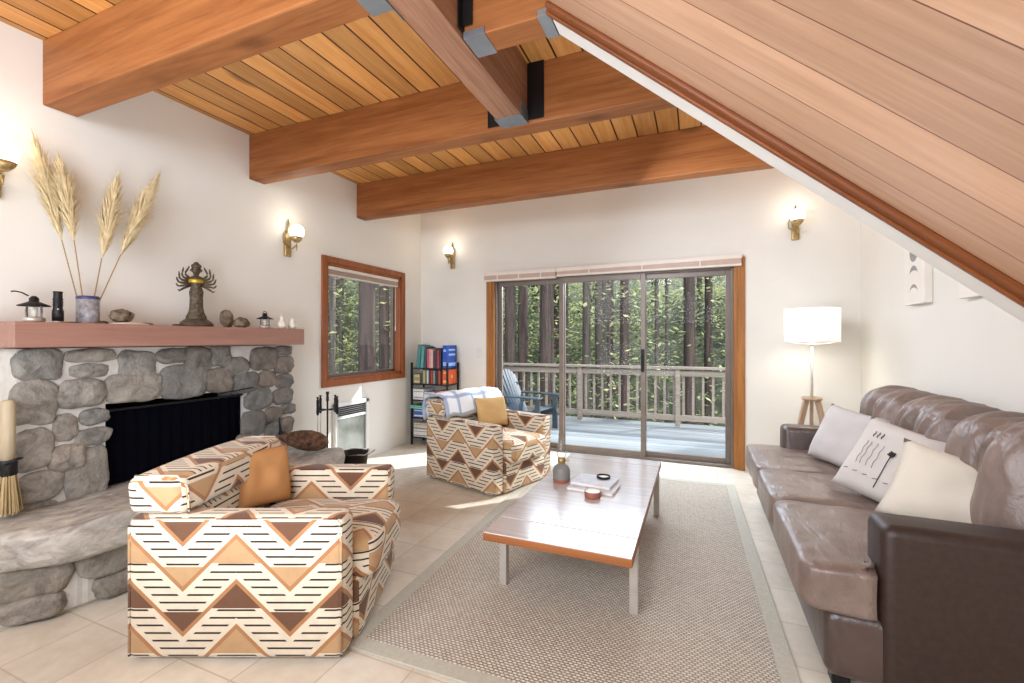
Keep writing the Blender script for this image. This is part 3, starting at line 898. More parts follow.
# throw over the back of the second chair
def throw():
    bm = nb()
    prof = [(.06, .50), (.045, .58), (.02, .68), (-.02, .765), (-.08, .80), (-.16, .79), (-.235, .755), (-.275, .70), (-.29, .62), (-.295, .55)]
    # profile in chair x,z: from seat front side over the top to the rear
    prof = [(-.155, .595), (-.165, .64), (-.185, .715), (-.215, .775), (-.27, .797), (-.34, .792), (-.41, .785), (-.455, .765), (-.482, .71), (-.478, .64), (-.465, .56)]
    ny = 26; rows = []
    uvl = bm.loops.layers.uv.new('UVMap')
    acc = [0]
    for a, b in zip(prof, prof[1:]): acc.append(acc[-1]+math.dist(a, b))
    for i, (x, z) in enumerate(prof):
        row = []
        for j in range(ny+1):
            f = j/ny
            y = -.405+.80*f
            wv = .012*math.sin(f*17+i*.6)+.008*noise.noise(Vector((f*5, i*.5, 0)))
            edge = abs(f-.5)*2
            drop = .02*max(0, edge-.85)/.15
            row.append(bm.verts.new((x+wv*(.6 if i > 3 else 1), y, z+wv*.8-drop)))
        rows.append(row)
    for i in range(len(prof)-1):
        for j in range(ny):
            f = bm.faces.new((rows[i][j], rows[i][j+1], rows[i+1][j+1], rows[i+1][j]))
            for l, (ii, jj) in zip(f.loops, ((i, j), (i, j+1), (i+1, j+1), (i+1, j))):
                l[uvl].uv = (acc[ii], jj/ny*.8)
    o = obj('throw_blanket', bm, M['plaid'], None, True, ch2.location, (0, 0, ch2.rotation_euler.z))
    s = o.modifiers.new('th', 'SOLIDIFY'); s.thickness = .012; s.offset = 1
    return tag(o, 'white throw with faint blue plaid draped over the armchair back by the sliding door', 'blanket')
throw()

# ------------------------------------------------------------------ rug
rg = thing('area_rug', 'large flat-woven beige rug with a pale border under the coffee table', 'rug', (-.545, 2.95, 0), R(0))
bm = nb(); box(bm, (-.815, -1.39, .001), (.815, 1.39, .010), .003); obj('woven_field', bm, M['rug'], rg)
bm = nb()
for a, c in (((-.885, -1.46, .0005), (-.815, 1.46, .0115)), ((.815, -1.46, .0005), (.885, 1.46, .0115)), ((-.815, -1.46, .0005), (.815, -1.39, .0115)), ((-.815, 1.39, .0005), (.815, 1.46, .0115))):
    box(bm, a, c, .003)
obj('border', bm, M['rugborder'], rg)
rg.rotation_euler.z = R(1.3)

# ------------------------------------------------------------------ coffee table
TH = .365
ct = thing('coffee_table', 'low rectangular coffee table with a pale reflective top and steel bar legs', 'coffee table', (-.61, 2.785, .0115))
TH -= .0115
for nm, a, c in (('tabletop', -.62, .665), ('end_leaf', -.83, -.626), ('end_leaf', .671, .83)):
    bm = nb(); box(bm, (-.355, a, TH-.042), (.355, c, TH-.004), .003)
    o = obj(nm, bm, M['tableedge'], ct)
    bm = nb(); box(bm, (-.353, a+.002, TH-.006), (.353, c-.002, TH), .002)
    obj('glare_top', bm, M['tabletop'], o)  # thin top sheet that carries the painted glare colour
for sx in (-1, 1):
    for y in (-.615, .66):
        bm = nb(); box(bm, (sx*.335-.02, y-.02, 0), (sx*.335+.02, y+.02, TH-.044), .003); obj('leg', bm, M['brushed'], ct)
for y in (-.615, .66):
    bm = nb(); box(bm, (-.315, y-.012, TH-.075), (.315, y+.012, TH-.044), .002); obj('cross_rail', bm, M['tableedge'], ct)
TT = TH+.0115

# things on the table
o = thing('oil_lamp', 'grey stoneware oil lamp with a clear glass chimney on the coffee table', 'oil lamp', (-.83, 2.86, TT))
bm = nb(); lathe(bm, [(0, .0), (.054, 0), (.056, .004), (.056, .022)], 24); obj('terracotta_foot', bm, M['terracotta'], o, True)
bm = nb(); lathe(bm, [(.056, .022), (.057, .05), (.055, .08), (.046, .098), (.026, .112), (.020, .122), (0, .122)], 24); obj('font', bm, M['greyglaze'], o, True)
bm = nb(); lathe(bm, [(.02, .12), (.026, .124), (.026, .15), (.018, .156), (0, .156)], 20); tube(bm, [(.02, 0, .137), (.05, .01, .137)], .004, 6); obj('burner', bm, M['bronze'], o, True)
bm = nb(); lathe(bm, [(.024, .152), (.034, .18), (.035, .20), (.026, .235), (.021, .28), (.02, .315)], 20); obj('glass_chimney', bm, M['clear'], o, True)

def slab_book(name, label, w, d, h, z, loc, rz, cov, cat='book', page=(236, 232, 224)):
    t = thing(name, label, cat, (*loc, z), rz)
    bm = nb(); box(bm, (-w/2, -d/2, 0), (w/2, d/2, .003), .001); box(bm, (-w/2, -d/2, h-.003), (w/2, d/2, h), .001); box(bm, (-w/2, -d/2, 0), (-w/2+.004, d/2, h), .001)
    obj('cover', bm, colm(cov), t)
    bm = nb(); box(bm, (-w/2+.004, -d/2+.004, .003), (w/2-.004, d/2-.004, h-.003)); obj('pages', bm, M['paper'], t)
    return t
slab_book('magazine', 'lower dark-spined white book of the pair lying on the coffee table', .29, .21, .018, TT, (-.60, 2.80), R(-4), (206, 204, 208))
slab_book('magazine', 'upper pale grey book of the pair lying on the coffee table', .26, .20, .022, TT+.018, (-.605, 2.845), R(-7), (188, 186, 188))
o = thing('candle_tin', 'round terracotta tin with a pale top in front of the books on the coffee table', 'candle', (-.575, 2.64, TT))
bm = nb(); lathe(bm, [(0, 0), (.046, 0), (.048, .003), (.048, .034), (.045, .036)], 26); obj('tin', bm, M['terracotta'], o, True)
bm = nb(); lathe(bm, [(.0455, .0355), (.0455, .031), (0, .031)], 26); obj('wax', bm, M['porcelain'], o)
o = thing('coaster_dish', 'small dark-rimmed dish lying on the upper book on the coffee table', 'dish', (-.56, 2.90, TT+.04))
bm = nb(); lathe(bm, [(0, 0), (.04, 0), (.044, .004), (.044, .016), (.038, .016), (.037, .006)], 24); obj('rim', bm, M['iron'], o, True)
bm = nb(); lathe(bm, [(0, .007), (.037, .007), (.037, .004)], 24); obj('dish_base', bm, M['porcelain'], o)

# ------------------------------------------------------------------ sofa (local +X points to the wall)
SX, SY0, SY1 = .36, 1.95, 4.10
sf = thing('leather_sofa', 'long dark brown leather sofa along the right wall', 'sofa', (.36, (SY0+SY1)/2, 0))
hw = (SY1-SY0)/2
AW = .19
for s in (-1, 1):
    bm = nb(); y0, y1 = (s*hw, s*(hw-AW))
    box(bm, (.245, min(y0, y1), .04), (1.0, max(y0, y1), .64), .04, 5)
    for v in bm.verts:      # arms soften towards the top
        if v.co.z > .5: v.co.z += .012*math.sin((v.co.x-.2)*4)
    sharp(obj('arm', bm, M['leather'] if s > 0 else M['leatherside'], sf), 70)
bm = nb(); box(bm, (.08, -hw+.02, .05), (.98, hw-.02, .30), .04, 4); sharp(obj('base_frame', bm, M['leather'], sf), 60)
bm = nb(); box(bm, (.86, -hw+.02, .05), (1.02, hw-.02, .80), .05, 4); sharp(obj('back_frame', bm, M['leather'], sf), 60)
for y in (-hw+.1, hw-.1):
    for x in (.14, .9):
        bm = nb(); box(bm, (x-.03, y-.03, 0), (x+.03, y+.03, .05), .004); obj('foot', bm, M['iron'], sf)
def wrinkle(p, k, amp):
    return amp*(noise.noise(Vector((p.x*5, p.y*11, p.z*4+k)))+.5*noise.noise(Vector((p.x*10+3, p.y*22, p.z*9+k))))
inner = hw-AW
cw = 2*inner/3
for i in range(3):
    yc = -inner+cw*(i+.5)
    lo, hi = yc-cw/2, yc+cw/2
    if i == 0: lo = -hw+.0
    if i == 2: hi = hw-.0
    bm = nb()
    w = hi-lo
    def fn(q, p, i=i, w=w):
        yy = q.y+(lo+hi)/2
        k = abs(p.z)
        q = Vector((q.x, q.y, q.z))
        # sag and creases on the top
        if p.z > .2:
            fold = math.sin(q.x*38+3*noise.noise(Vector((q.x*3, yy*3, i))))
            q.z += .008*fold*max(0, noise.noise(Vector((q.x*4, yy*5, 7+i)))+.25)*(1-abs(p.y)**3)
        q += Vector((0, 0, 1))*wrinkle(Vector((q.x*1.2, yy, q.z)), i*3, .008)
        q.x += .006*noise.noise(Vector((yy*9, q.z*9, i)))
        return q
    cushion(bm, (.88, w-.006, .185), 11, 26, .012, fn, Matrix.Translation((.44, (lo+hi)/2, .378)))
    # T-shaped: behind the arm front the end cushions narrow to the seat width
    for v in bm.verts:
        if v.co.x > .235:
            v.co.y = max(-inner+.004, min(inner-.004, v.co.y))
    obj('seat_cushion', bm, M['leatherseat'], sf, True)
bw = 2*inner/3
for i in range(3):
    yc = -inner+bw*(i+.5)
    bm = nb()
    def fn(q, p, i=i, yc=yc):
        # two puffy lobes with pleats fanning over the top
        lob = abs(math.sin((p.y*.5+.5)*PI*2))**.6
        q.x -= .045*lob*(1-abs(p.z)**4) if p.x < 0 else 0
        q.z += .03*lob*(p.z if p.z > 0 else 0)
        pl = math.sin(p.y*19+2.2*noise.noise(Vector((p.y*2, p.z*2, i))))
        up = max(0, p.z+.35)
        q.x += .017*pl*up*(p.x < .3); q.z += .012*pl*up
        q += Vector((wrinkle(Vector((q.x, q.y+yc, q.z)), 9+i, .012), 0, 0))
        return q
    cushion(bm, (.29, bw-.006, .52), 4, 40, 0, fn, Matrix.Translation((.855, yc, .695)) @ Matrix.Rotation(R(10), 4, 'Y'))
    obj('back_cushion', bm, M['leatherseat'], sf, True)

def on_sofa(x, y, z): return (sf.location.x+x, y, z)
p = pillow('sofa_cushion', .42, .40, .15, M['greylinen'], None, on_sofa(.46, 3.49, .475), (R(-24), R(6), R(-58)), 1)
tag(p, 'plain pale grey cushion at the far end of the leather sofa', 'cushion')
p = pillow('sofa_cushion', .46, .44, .15, M['print'], None, on_sofa(.47, 2.80, .47), (R(-32), R(10), R(-50)), 2)
tag(p, 'linen cushion printed with faint writing and a dark flower on the leather sofa', 'cushion')
# print on its front (-Y side of the cushion's own frame)
def on_front(x, z, w=.46, h=.44, t=.15):
    a, b = 2*x/w, 2*z/h-1
    return (x, -t/2*((1-a**4)*(1-b**4))**.55-.009, z)
rr = random.Random(5)
for cx in (-.12, -.10, -.08):
    pts = [on_front(cx+.003*math.sin(k*2.1), .34-k*.010) for k in range(4)]
    bm = nb(); tube(bm, pts, .003, 5); obj('printed_letter', bm, M['ink'], p)
for cx in (-.13, -.11, -.08, -.05):
    pts = [on_front(cx+.003*math.sin(k*1.3), .28-k*.012) for k in range(12)]
    bm = nb(); tube(bm, pts, .0012, 5); obj('printed_line', bm, M['ink'], p)
for k in range(6):
    bm = nb(); tube(bm, [on_front(-.17+.05*k, .10), on_front(-.15+.05*k, .105)], .002, 5); obj('printed_dash', bm, M['ink'], p)
bm = nb()
tube(bm, [on_front(.0, .06), on_front(.003, .13), on_front(.0, .20), on_front(.0, .235)], .0022, 6)
for a in range(9):
    an = a*2*PI/9; rad = .014+.004*(a % 2)
    tube(bm, [on_front(.0, .25), on_front(.0+rad*math.cos(an), .25+rad*math.sin(an))], [.006, .004], 6)
obj('printed_flower', bm, M['inkdark'], p)
p = pillow('sofa_cushion', .54, .38, .18, M['ivory'], None, on_sofa(.625, 2.41, .455), (R(-30), R(13), R(-28)), 3)
tag(p, 'ivory cushion behind the near arm of the leather sofa', 'cushion')

# ------------------------------------------------------------------ floor lamp
fl = thing('floor_lamp', 'tripod floor lamp with a white drum shade in the right corner behind the sofa', 'floor lamp', (.93, 4.62, 0))
bm = nb(); lathe(bm, [(.205, 1.285), (.208, 1.285), (.208, 1.575), (.205, 1.575)], 40); lathe(bm, [(.205, 1.575), (.2, 1.573), (.06, 1.56)], 40); sh = obj('lamp_shade', bm, M['shade'], fl, True)
bm = nb(); tube(bm, [(0, 0, .79), (0, 0, 1.30)], .011, 12)
for a in range(3):
    an = a*2*PI/3+.3; tube(bm, [(0, 0, 1.262), (.15*math.cos(an), .15*math.sin(an), 1.272), (.205*math.cos(an), .205*math.sin(an), 1.29)], .004, 6)
tube(bm, [(0, 0, 1.25), (0, 0, 1.275)], .022, 12); obj('pole', bm, M['lampmetal'], fl, True)
bm = nb(); lathe(bm, [(0, .775), (.075, .775), (.078, .785), (.075, .797), (0, .797)], 24); obj('hub', bm, M['lampwood'], fl, True)
for a in range(3):
    an = a*2*PI/3+R(80)
    bm = nb(); bar(bm, (.045*math.cos(an), .045*math.sin(an), .785), (.225*math.cos(an), .225*math.sin(an), .02), .045, .028, .004, (math.cos(an+PI/2), math.sin(an+PI/2), 0)); 
    for v in bm.verts: v.co.z = max(v.co.z, .001)
    obj('leg', bm, M['lampwood'], fl)

# ------------------------------------------------------------------ wall sconces (local +X out of the wall)
def sconce(label, loc, rz):
    t = thing('wall_sconce', label, 'wall lamp', loc, rz)
    bm = nb()
    box(bm, (0, -.032, -.165), (.028, .032, -.03), .008, 2)
    for (y, z0, z1, w) in ((0, -.06, .17, .020), (.022, -.05, .10, .014), (-.022, -.05, .06, .014)):
        tube(bm, [(.018, y*.6, z0), (.026, y, (z0+z1)/2), (.03, y*1.2, z1-.04), (.022, y*1.3, z1)], [w, w*.95, w*.6, .003], 8)
    obj('backplate', bm, M['bronze'], t, True)
    bm = nb()
    tube(bm, [(.02, -.02, -.07), (.03, -.055, -.05), (.032, -.062, .0), (.026, -.05, .035)], [.006, .007, .006, .004], 8)
    tube(bm, [(.02, 0, -.09), (.06, 0, -.10), (.10, 0, -.085), (.125, 0, -.065), (.125, 0, -.04)], .007, 8)
    tube(bm, [(.125, 0, -.12), (.125, 0, -.07)], [.003, .008], 8)
    obj('arm', bm, M['bronze'], t, True)
    bm = nb(); lathe(bm, [(0, -.05), (.02, -.046), (.042, -.022), (.052, .0), (.049, .0), (.038, -.018), (0, -.03)], 20, (.125, 0, 0)); obj('cup', bm, M['bronze'], t, True)
    bm = nb(); lathe(bm, [(.03, -.012), (.055, .012), (.064, .045), (.058, .078), (.036, .1), (.02, .105)], 20, (.125, 0, 0)); obj('globe', bm, M['globe'], t, True)
    a = rz
    li = bpy.data.lights.new('sconce_bulb', 'POINT'); li.energy = 0.9; li.color = (1, .86, .66); li.shadow_soft_size = .05
    lo = bpy.data.objects.new('sconce_bulb', li); C.objects.link(lo)
    lo.location = (loc[0]+.20*math.cos(a), loc[1]+.20*math.sin(a), loc[2]+.16)
sconce('brass wall sconce at the left edge, above the near end of the mantel', (LX, 1.10, 2.205), 0)
sconce('brass wall sconce between the mantel end and the square window', (LX, 2.90, 2.205), 0)
sconce('brass wall sconce on the back wall left of the sliding door', (-2.89, BY, 2.375), R(-90))
sconce('brass wall sconce on the back wall above the floor lamp', (.87, BY, 2.42), R(-90))

# ------------------------------------------------------------------ pictures on the right wall
t = thing('wall_canvas', 'narrow white canvas with a column of moon phases above the sofa', 'picture', (RX, 3.80, 1.54))
bm = nb(); box(bm, (-.045, -.15, 0), (-.002, .15, .74), .003); obj('canvas', bm, M['canvas'], t)
def disc(bm, y, z, ry, rz_, x=-.047, cut=None):
    n = 28
    if cut is None:
        bm.faces.new([bm.verts.new((x, y+ry*math.cos(2*PI*k/n), z+rz_*math.sin(2*PI*k/n))) for k in range(n)])
    else:
        a = [(y+ry*math.cos(PI*k/n), z+rz_*math.sin(PI*k/n)) for k in range(n+1)]
        b = [(y+ry*math.cos(PI*k/n), z+cut*rz_*math.sin(PI*k/n)) for k in range(n+1)]
        A = [bm.verts.new((x, *q)) for q in a]; B = [bm.verts.new((x, *q)) for q in b]
        for k in range(n): bm.faces.new((A[k], A[k+1], B[k+1], B[k]))
for zz, cc in ((.345, None), (.20, .45), (.075, .62)):
    bm = nb(); disc(bm, 0, zz, .06, .06, cut=cc); obj('moon_print', bm, M['moongrey'], t)
for zz, cc in ((.47, -.6), (.60, .2)):
    bm = nb(); disc(bm, 0, zz, .06, .06, cut=cc); tag(obj('peach_moon_print', bm, M['moonpeach'], t), 'peach moon print')
t = thing('wall_canvas', 'plain white canvas partly hidden behind the staircase edge', 'picture', (RX, 3.06, 1.53))
bm = nb(); box(bm, (-.04, -.2, 0), (-.002, .2, .55), .003); obj('canvas', bm, M['canvas'], t)
# ------------------------------------------------------------------ things on the mantel
MZ = MZ1
def lantern(label, x, y, r, h, handle):
    t = thing('lantern', label, 'lantern', (x, y, MZ))
    bm = nb(); lathe(bm, [(0, 0), (r*.9, 0), (r, h*.04), (r, h*.14), (r*.8, h*.18), (0, h*.18)], 20); obj('base', bm, M['brushed'], t, True)
    bm = nb(); lathe(bm, [(r*.72, h*.17), (r*.78, h*.35), (r*.72, h*.56)], 20); obj('glass_globe', bm, M['clear'], t, True)
    bm = nb(); lathe(bm, [(0, h*.18), (r*.3, h*.19), (r*.3, h*.5), (0, h*.52)], 12); obj('candle', bm, M['porcelain'], t, True)
    for k in range(4):
        bm = nb(); a = k*PI/2+.5; tube(bm, [(r*.85*math.cos(a), r*.85*math.sin(a), h*.12), (r*.88*math.cos(a), r*.88*math.sin(a), h*.6)], r*.045, 6)
        obj('guard_wire', bm, M['iron'], t)
    bm = nb(); lathe(bm, [(r*1.5, h*.55), (r*1.48, h*.58), (r*.7, h*.68), (r*.45, h*.72), (r*.45, h*.82), (r*.2, h*.9), (0, h*.91)], 22); obj('cap', bm, M['iron'], t, True)
    bm = nb()
    if handle: tube(bm, [(0, -r*.5, h*.9), (0, -r*1.1, h*1.0), (0, -r*1.7, h*1.03), (0, -r*2.0, h*1.01)], r*.09, 6)
    else:
        tube(bm, [(0, r*.45*math.cos(a), h*.86+h*.14*math.sin(a)) for a in [PI*k/8 for k in range(9)]], r*.07, 6)
    obj('handle', bm, M['iron'], t)
lantern('larger lantern with a wide black cap at the left end of the mantel', -3.17, 1.185, .042, .15, True)
lantern('small lantern with a dark cap near the right end of the mantel', -3.17, 2.52, .040, .135, False)
t = thing('torch', 'black torch standing upright between the lantern and the blue-grey vase', 'torch', (-3.13, 1.262, MZ))
bm = nb(); lathe(bm, [(0, .008), (.023, .008), (.023, .06), (.019, .075), (.018, .155), (.020, .165), (0, .165)], 20)
for z in (.03, .045, .09, .105, .12): lathe(bm, [(.0205, z), (.0225 if z > .07 else .0245, z+.003), (.0205, z+.006)], 20)
obj('body', bm, M['blacksteel'], t, True)
bm = nb(); lathe(bm, [(0, 0), (.021, 0), (.022, .008), (0, .009)], 20); obj('lens_ring', bm, M['brushed'], t, True)
bm = nb(); lathe(bm, [(0, 0), (.005, .001), (.005, .004), (0, .005)], 10, mx=Matrix.Translation((.021, -.008, .07)) @ Matrix.Rotation(R(90), 4, 'Y')); obj('switch', bm, M['brushed'], t, True)
# vase and pampas
t = thing('vase', 'blue-grey ceramic cylinder vase holding pampas grass on the mantel', 'vase', (-3.19, 1.415, MZ))
bm = nb(); lathe(bm, [(0, 0), (.046, 0), (.05, .006), (.05, .06), (.051, .063), (.05, .066), (.05, .145), (.044, .145), (.042, .02), (0, .02)], 26); obj('body', bm, M['ceramic'], t, True)
bm = nb(); lathe(bm, [(.0505, .138), (.052, .15), (.047, .156), (.043, .148)], 26); tag(obj('rim', bm, M['indigo'], t, True), 'dark blue rim')
def pampas(label, foot, neck, tip, seed, lush):
    t = thing('pampas_grass', label, 'pampas grass', foot)
    f0 = Vector(foot); N, T = Vector(neck)-f0, Vector(tip)-f0
    bm = nb(); tube(bm, [(0, 0, 0), N*.5, N, N+(T-N)*.5], [.0035, .003, .0028, .0015], 6); obj('stalk', bm, M['stem'], t)
    bm = nb(); rr = random.Random(seed)
    ax = (T-N); side = ax.cross(Vector((1, 0, 0))).normalized()
    for k in range(int(900*lush)):
        u = rr.random()**.85
        base = N+ax*u*.86
        w = math.sin(PI*min(1, u*.95+.08))**.8
        an = rr.uniform(0, 2*PI)
        out = (side*math.cos(an)+ax.normalized().cross(side)*math.sin(an))
        ln = rr.uniform(.07, .15)
        p1 = base+ax.normalized()*ln*.6+out*.040*w*rr.uniform(.4, 1.1)
        p2 = base+ax.normalized()*ln*1.2+out*.075*w*rr.uniform(.5, 1.2)+Vector((0, 0, -.012))
        wd = out.cross(ax).normalized()*.0026
        v = [bm.verts.new(q) for q in (base-wd*.6, base+wd*.6, p1+wd, p1-wd, p2)]
        bm.faces.new((v[0], v[1], v[2], v[3])); bm.faces.new((v[3], v[2], v[4]))
    obj('plume', bm, M['pampas'], t, True)
vz = MZ+.03
pampas('tallest pampas plume, leaning far left out of the mantel vase', (-3.20, 1.395, vz), (-3.24, 1.325, 1.84), (-3.26, 1.22, 2.37), 1, 1)
pampas('shorter left pampas plume close beside the tallest one', (-3.18, 1.40, vz), (-3.20, 1.36, 1.84), (-3.22, 1.31, 2.25), 2, .9)
pampas('short upright pampas plume second from the right in the mantel vase', (-3.19, 1.425, vz), (-3.21, 1.485, 1.76), (-3.22, 1.565, 2.26), 3, .9)
pampas('rightmost pampas plume leaning over the middle of the mantel', (-3.20, 1.435, vz), (-3.21, 1.575, 1.80), (-3.22, 1.78, 2.35), 4, 1.1)

def lump(name, label, cat, loc, size, mat, seed, amp=.18, freq=2.2, rot=(0,0,0), flat=True):
    bm = nb(); bmesh.ops.create_icosphere(bm, subdivisions=4, radius=1)
    lo = 9
    for v in bm.verts:
        n = 1+amp*noise.noise(v.co*freq+Vector((seed, 0, 0)))+amp*.4*noise.noise(v.co*freq*3+Vector((seed, 5, 0)))
        v.co = Vector((v.co.x*size[0]/2*n, v.co.y*size[1]/2*n, v.co.z*size[2]/2*n))
    mx = Matrix.Rotation(rot[0], 4, 'X') @ Matrix.Rotation(rot[1], 4, 'Y') @ Matrix.Rotation(rot[2], 4, 'Z')
    for v in bm.verts: v.co = mx @ v.co
    lo = min(v.co.z for v in bm.verts)
    for v in bm.verts: v.co.z = max(v.co.z-lo-.006, 0)
    return tag(obj(name, bm, mat, None, True, loc), label, cat)
lump('driftwood', 'chunky brown driftwood piece right of the vase on the mantel', 'driftwood', (-3.17, 1.565, MZ+.012), (.07, .115, .075), M['drift'], 3, .35)
lump('pebble', 'dark flat pebble between the vase and the driftwood', 'stone', (-3.19, 1.485, MZ), (.045, .05, .024), M['drift'], 8)
lump('shell', 'pale flat shell under the driftwood on the mantel', 'shell', (-3.11, 1.58, MZ), (.055, .19, .018), M['shell'], 5, .12)
lump('pebble', 'grey-green pebble right of the driftwood on the mantel', 'stone', (-3.18, 1.70, MZ), (.04, .075, .022), M['greyglaze'], 11)
lump('pebble', 'dark pebble beside the foot of the bronze statue', 'stone', (-3.15, 1.86, MZ), (.04, .06, .018), M['iron'], 13)
lump('pebble', 'flat dark pebble right of the torch on the mantel', 'stone', (-3.15, 1.325, MZ), (.04, .07, .014), M['iron'], 15)
lump('burl', 'upright egg-shaped brown wood burl right of the statue', 'burl', (-3.18, 2.215, MZ), (.075, .095, .125), M['drift'], 21, .2, 1.8)
lump('burl', 'rounded brown wood burl lying beside the upright one', 'burl', (-3.15, 2.31, MZ), (.08, .11, .085), M['drift'], 25, .25, 1.8)
for (y, h, r, lab, tan) in ((2.645, .095, .034, 'round-bellied little white jug near the right end of the mantel', 0), (2.70, .12, .021, 'slim cream bottle behind the two little white jugs', 1), (2.745, .088, .033, 'rightmost little white jug on the mantel', 0)):
    t = thing('jug' if not tan else 'bottle', lab, 'jug' if not tan else 'bottle', (-3.13 if not tan else -3.20, y, MZ))
    bm = nb()
    lathe(bm, [(0, 0), (r*.7, 0), (r, h*.28), (r*.95, h*.45), (r*.45, h*.72), (r*.42, h*.85), (r*.6, h), (r*.5, h), (r*.33, h*.85), (0, h*.7)], 22)
    obj('body', bm, M['porcelain'], t, True)
    if not tan:
        bm = nb(); tube(bm, [(0, r*.42, h*.85), (0, r*1.05, h*.82), (0, r*1.15, h*.6), (0, r*.95, h*.45)], .004, 6); obj('handle', bm, M['porcelain'], t, True)

# bronze many-armed figure
t = thing('statue', 'dark bronze many-armed figure standing in the middle of the mantel', 'statue', (-3.17, 1.995, MZ), R(-28))
bm = nb()
lathe(bm, [(0, 0), (.098, 0), (.10, .012), (.09, .03), (.07, .045), (.05, .05), (0, .05)], 14)
for v in bm.verts: v.co += v.co.normalized()*.008*noise.noise(v.co*40)
obj('base', bm, M['statue'], t, True)
bm = nb()
lathe(bm, [(0, .045), (.062, .045), (.058, .07), (.046, .095), (.040, .13), (.038, .2), (.042, .235), (.034, .26), (.03, .275), (.044, .30), (.046, .325), (.03, .342), (.015, .348), (.015, .36), (0, .36)], 18)
for v in bm.verts:
    a = math.atan2(v.co.y, v.co.x)
    if v.co.z < .25: v.co.x *= 1+.07*math.sin(a*9); v.co.y *= 1+.07*math.sin(a*9)
    v.co.x *= .8
bod = obj('body', bm, M['statue'], t, True)
bm = nb(); lathe(bm, [(0, .352), (.016, .356), (.025, .375), (.027, .392), (.022, .41), (.014, .418), (0, .42)], 18)
lathe(bm, [(.027, .404), (.031, .412), (.026, .424), (.016, .430), (.012, .440), (0, .444)], 12)
tube(bm, [(.024, 0, .39), (.032, 0, .382), (.024, 0, .378)], .004, 5)
for s in (-1, 1):
    tube(bm, [(.018, s*.01, .393), (.026, s*.01, .393)], .0035, 6); tube(bm, [(0, s*.024, .395), (0, s*.033, .385), (0, s*.026, .375)], .004, 5)
tube(bm, [(.022, -.008, .370), (.026, 0, .369), (.022, .008, .370)], .0025, 5)
obj('head', bm, M['statue'], t, True)
bm = nb(); lathe(bm, [(.046, .298), (.049, .306), (.048, .318), (.045, .322)], 18)
for v in bm.verts: v.co.x *= .82
tag(obj('gilt_band', bm, M['gold'], t, True), 'gilded band')
for s in (-1, 1):
    for k in range(6):
        el = R(-35+22*k)
        bm = nb()
        r1, r2 = .046+.003*k, .076 if k < 5 else .07
        sh = Vector((0, s*.03, .322-.008*(5-k)))
        e = sh+Vector((.012, s*r1*math.cos(el*.8), r1*math.sin(el*.8)*.7-.01))
        hnd = sh+Vector((.02, s*r2*math.cos(el), r2*math.sin(el)))
        tip = hnd+Vector((.006, s*.012*math.cos(el+.9), .022*abs(math.sin(el+.9))))
        tube(bm, [sh, e, (e+hnd)/2+Vector((0, s*.006, -.003)), hnd, tip], [.009, .0075, .006, .006, .003], 7)
        obj('arm', bm, M['statue'], t, True)

# ------------------------------------------------------------------ hearth and fireside things
t = thing('hearth_broom', 'small straw broom with a pale wooden handle standing at the left end of the hearth', 'broom', (-3.115, 1.07, .445))
bm = nb(); tube(bm, [(0, .0, .24), (-.005, .002, .4), (-.01, .005, .55), (-.01, .005, .56)], [.026, .028, .026, .018], 14); obj('handle', bm, M['broomstick'], t, True)
bm = nb(); lathe(bm, [(.030, .19), (.036, .20), (.033, .23), (.036, .25), (.029, .27)], 16); tube(bm, [(.028, -.02, .25), (.045, .025, .275), (.025, .04, .27)], .007, 6); tag(obj('binding', bm, M['iron'], t, True), 'black binding')
bm = nb(); rr = random.Random(4)
for k in range(170):
    a = rr.uniform(0, 2*PI); r0 = rr.uniform(.0, .028); r1 = r0*1.9
    tube(bm, [(r0*math.cos(a), r0*math.sin(a), .22), (r1*.8*math.cos(a), r1*.8*math.sin(a), .1), (r1*math.cos(a), r1*math.sin(a), rr.uniform(.004, .02))], .003, 4)
obj('bristles', bm, M['straw'], t)

HZ = .418
t = thing('bellows', 'dark brown pear-shaped bellows lying at the right end of the hearth, black nozzle up', 'bellows', (-2.84, 2.60, HZ+.012), R(-58))
t.scale = (.85, .85, .85)
bm = nb()
prof = [(0, -.22), (.05, -.20), (.085, -.13), (.095, -.05), (.085, .04), (.06, .12), (.034, .18), (.022, .21), (0, .215)]
mxl = Matrix.Translation((0, 0, .095)) @ Matrix.Rotation(R(-9), 4, 'X') @ Matrix.Rotation(R(90), 4, 'X')
lathe(bm, prof, 22, mx=mxl)
for v in bm.verts: v.co += Vector((.8, .2, .5))*.016*noise.noise(v.co*14)
lo = min(v.co.z for v in bm.verts)
for v in bm.verts: v.co.z -= lo
obj('body', bm, M['log'], t, True)
bm = nb(); tube(bm, [(-.01, -.17, .10), (-.05, -.215, .17), (-.085, -.235, .235), (-.11, -.25, .30)], [.022, .015, .010, .005], 8)
tube(bm, [(-.045, -.21, .16), (-.052, -.217, .172)], .024, 8); tube(bm, [(-.02, -.2, .06), (.03, -.235, .03), (.02, -.2, .0)], .016, 8)
tag(obj('nozzle', bm, M['iron'], t, True), 'black iron nozzle')

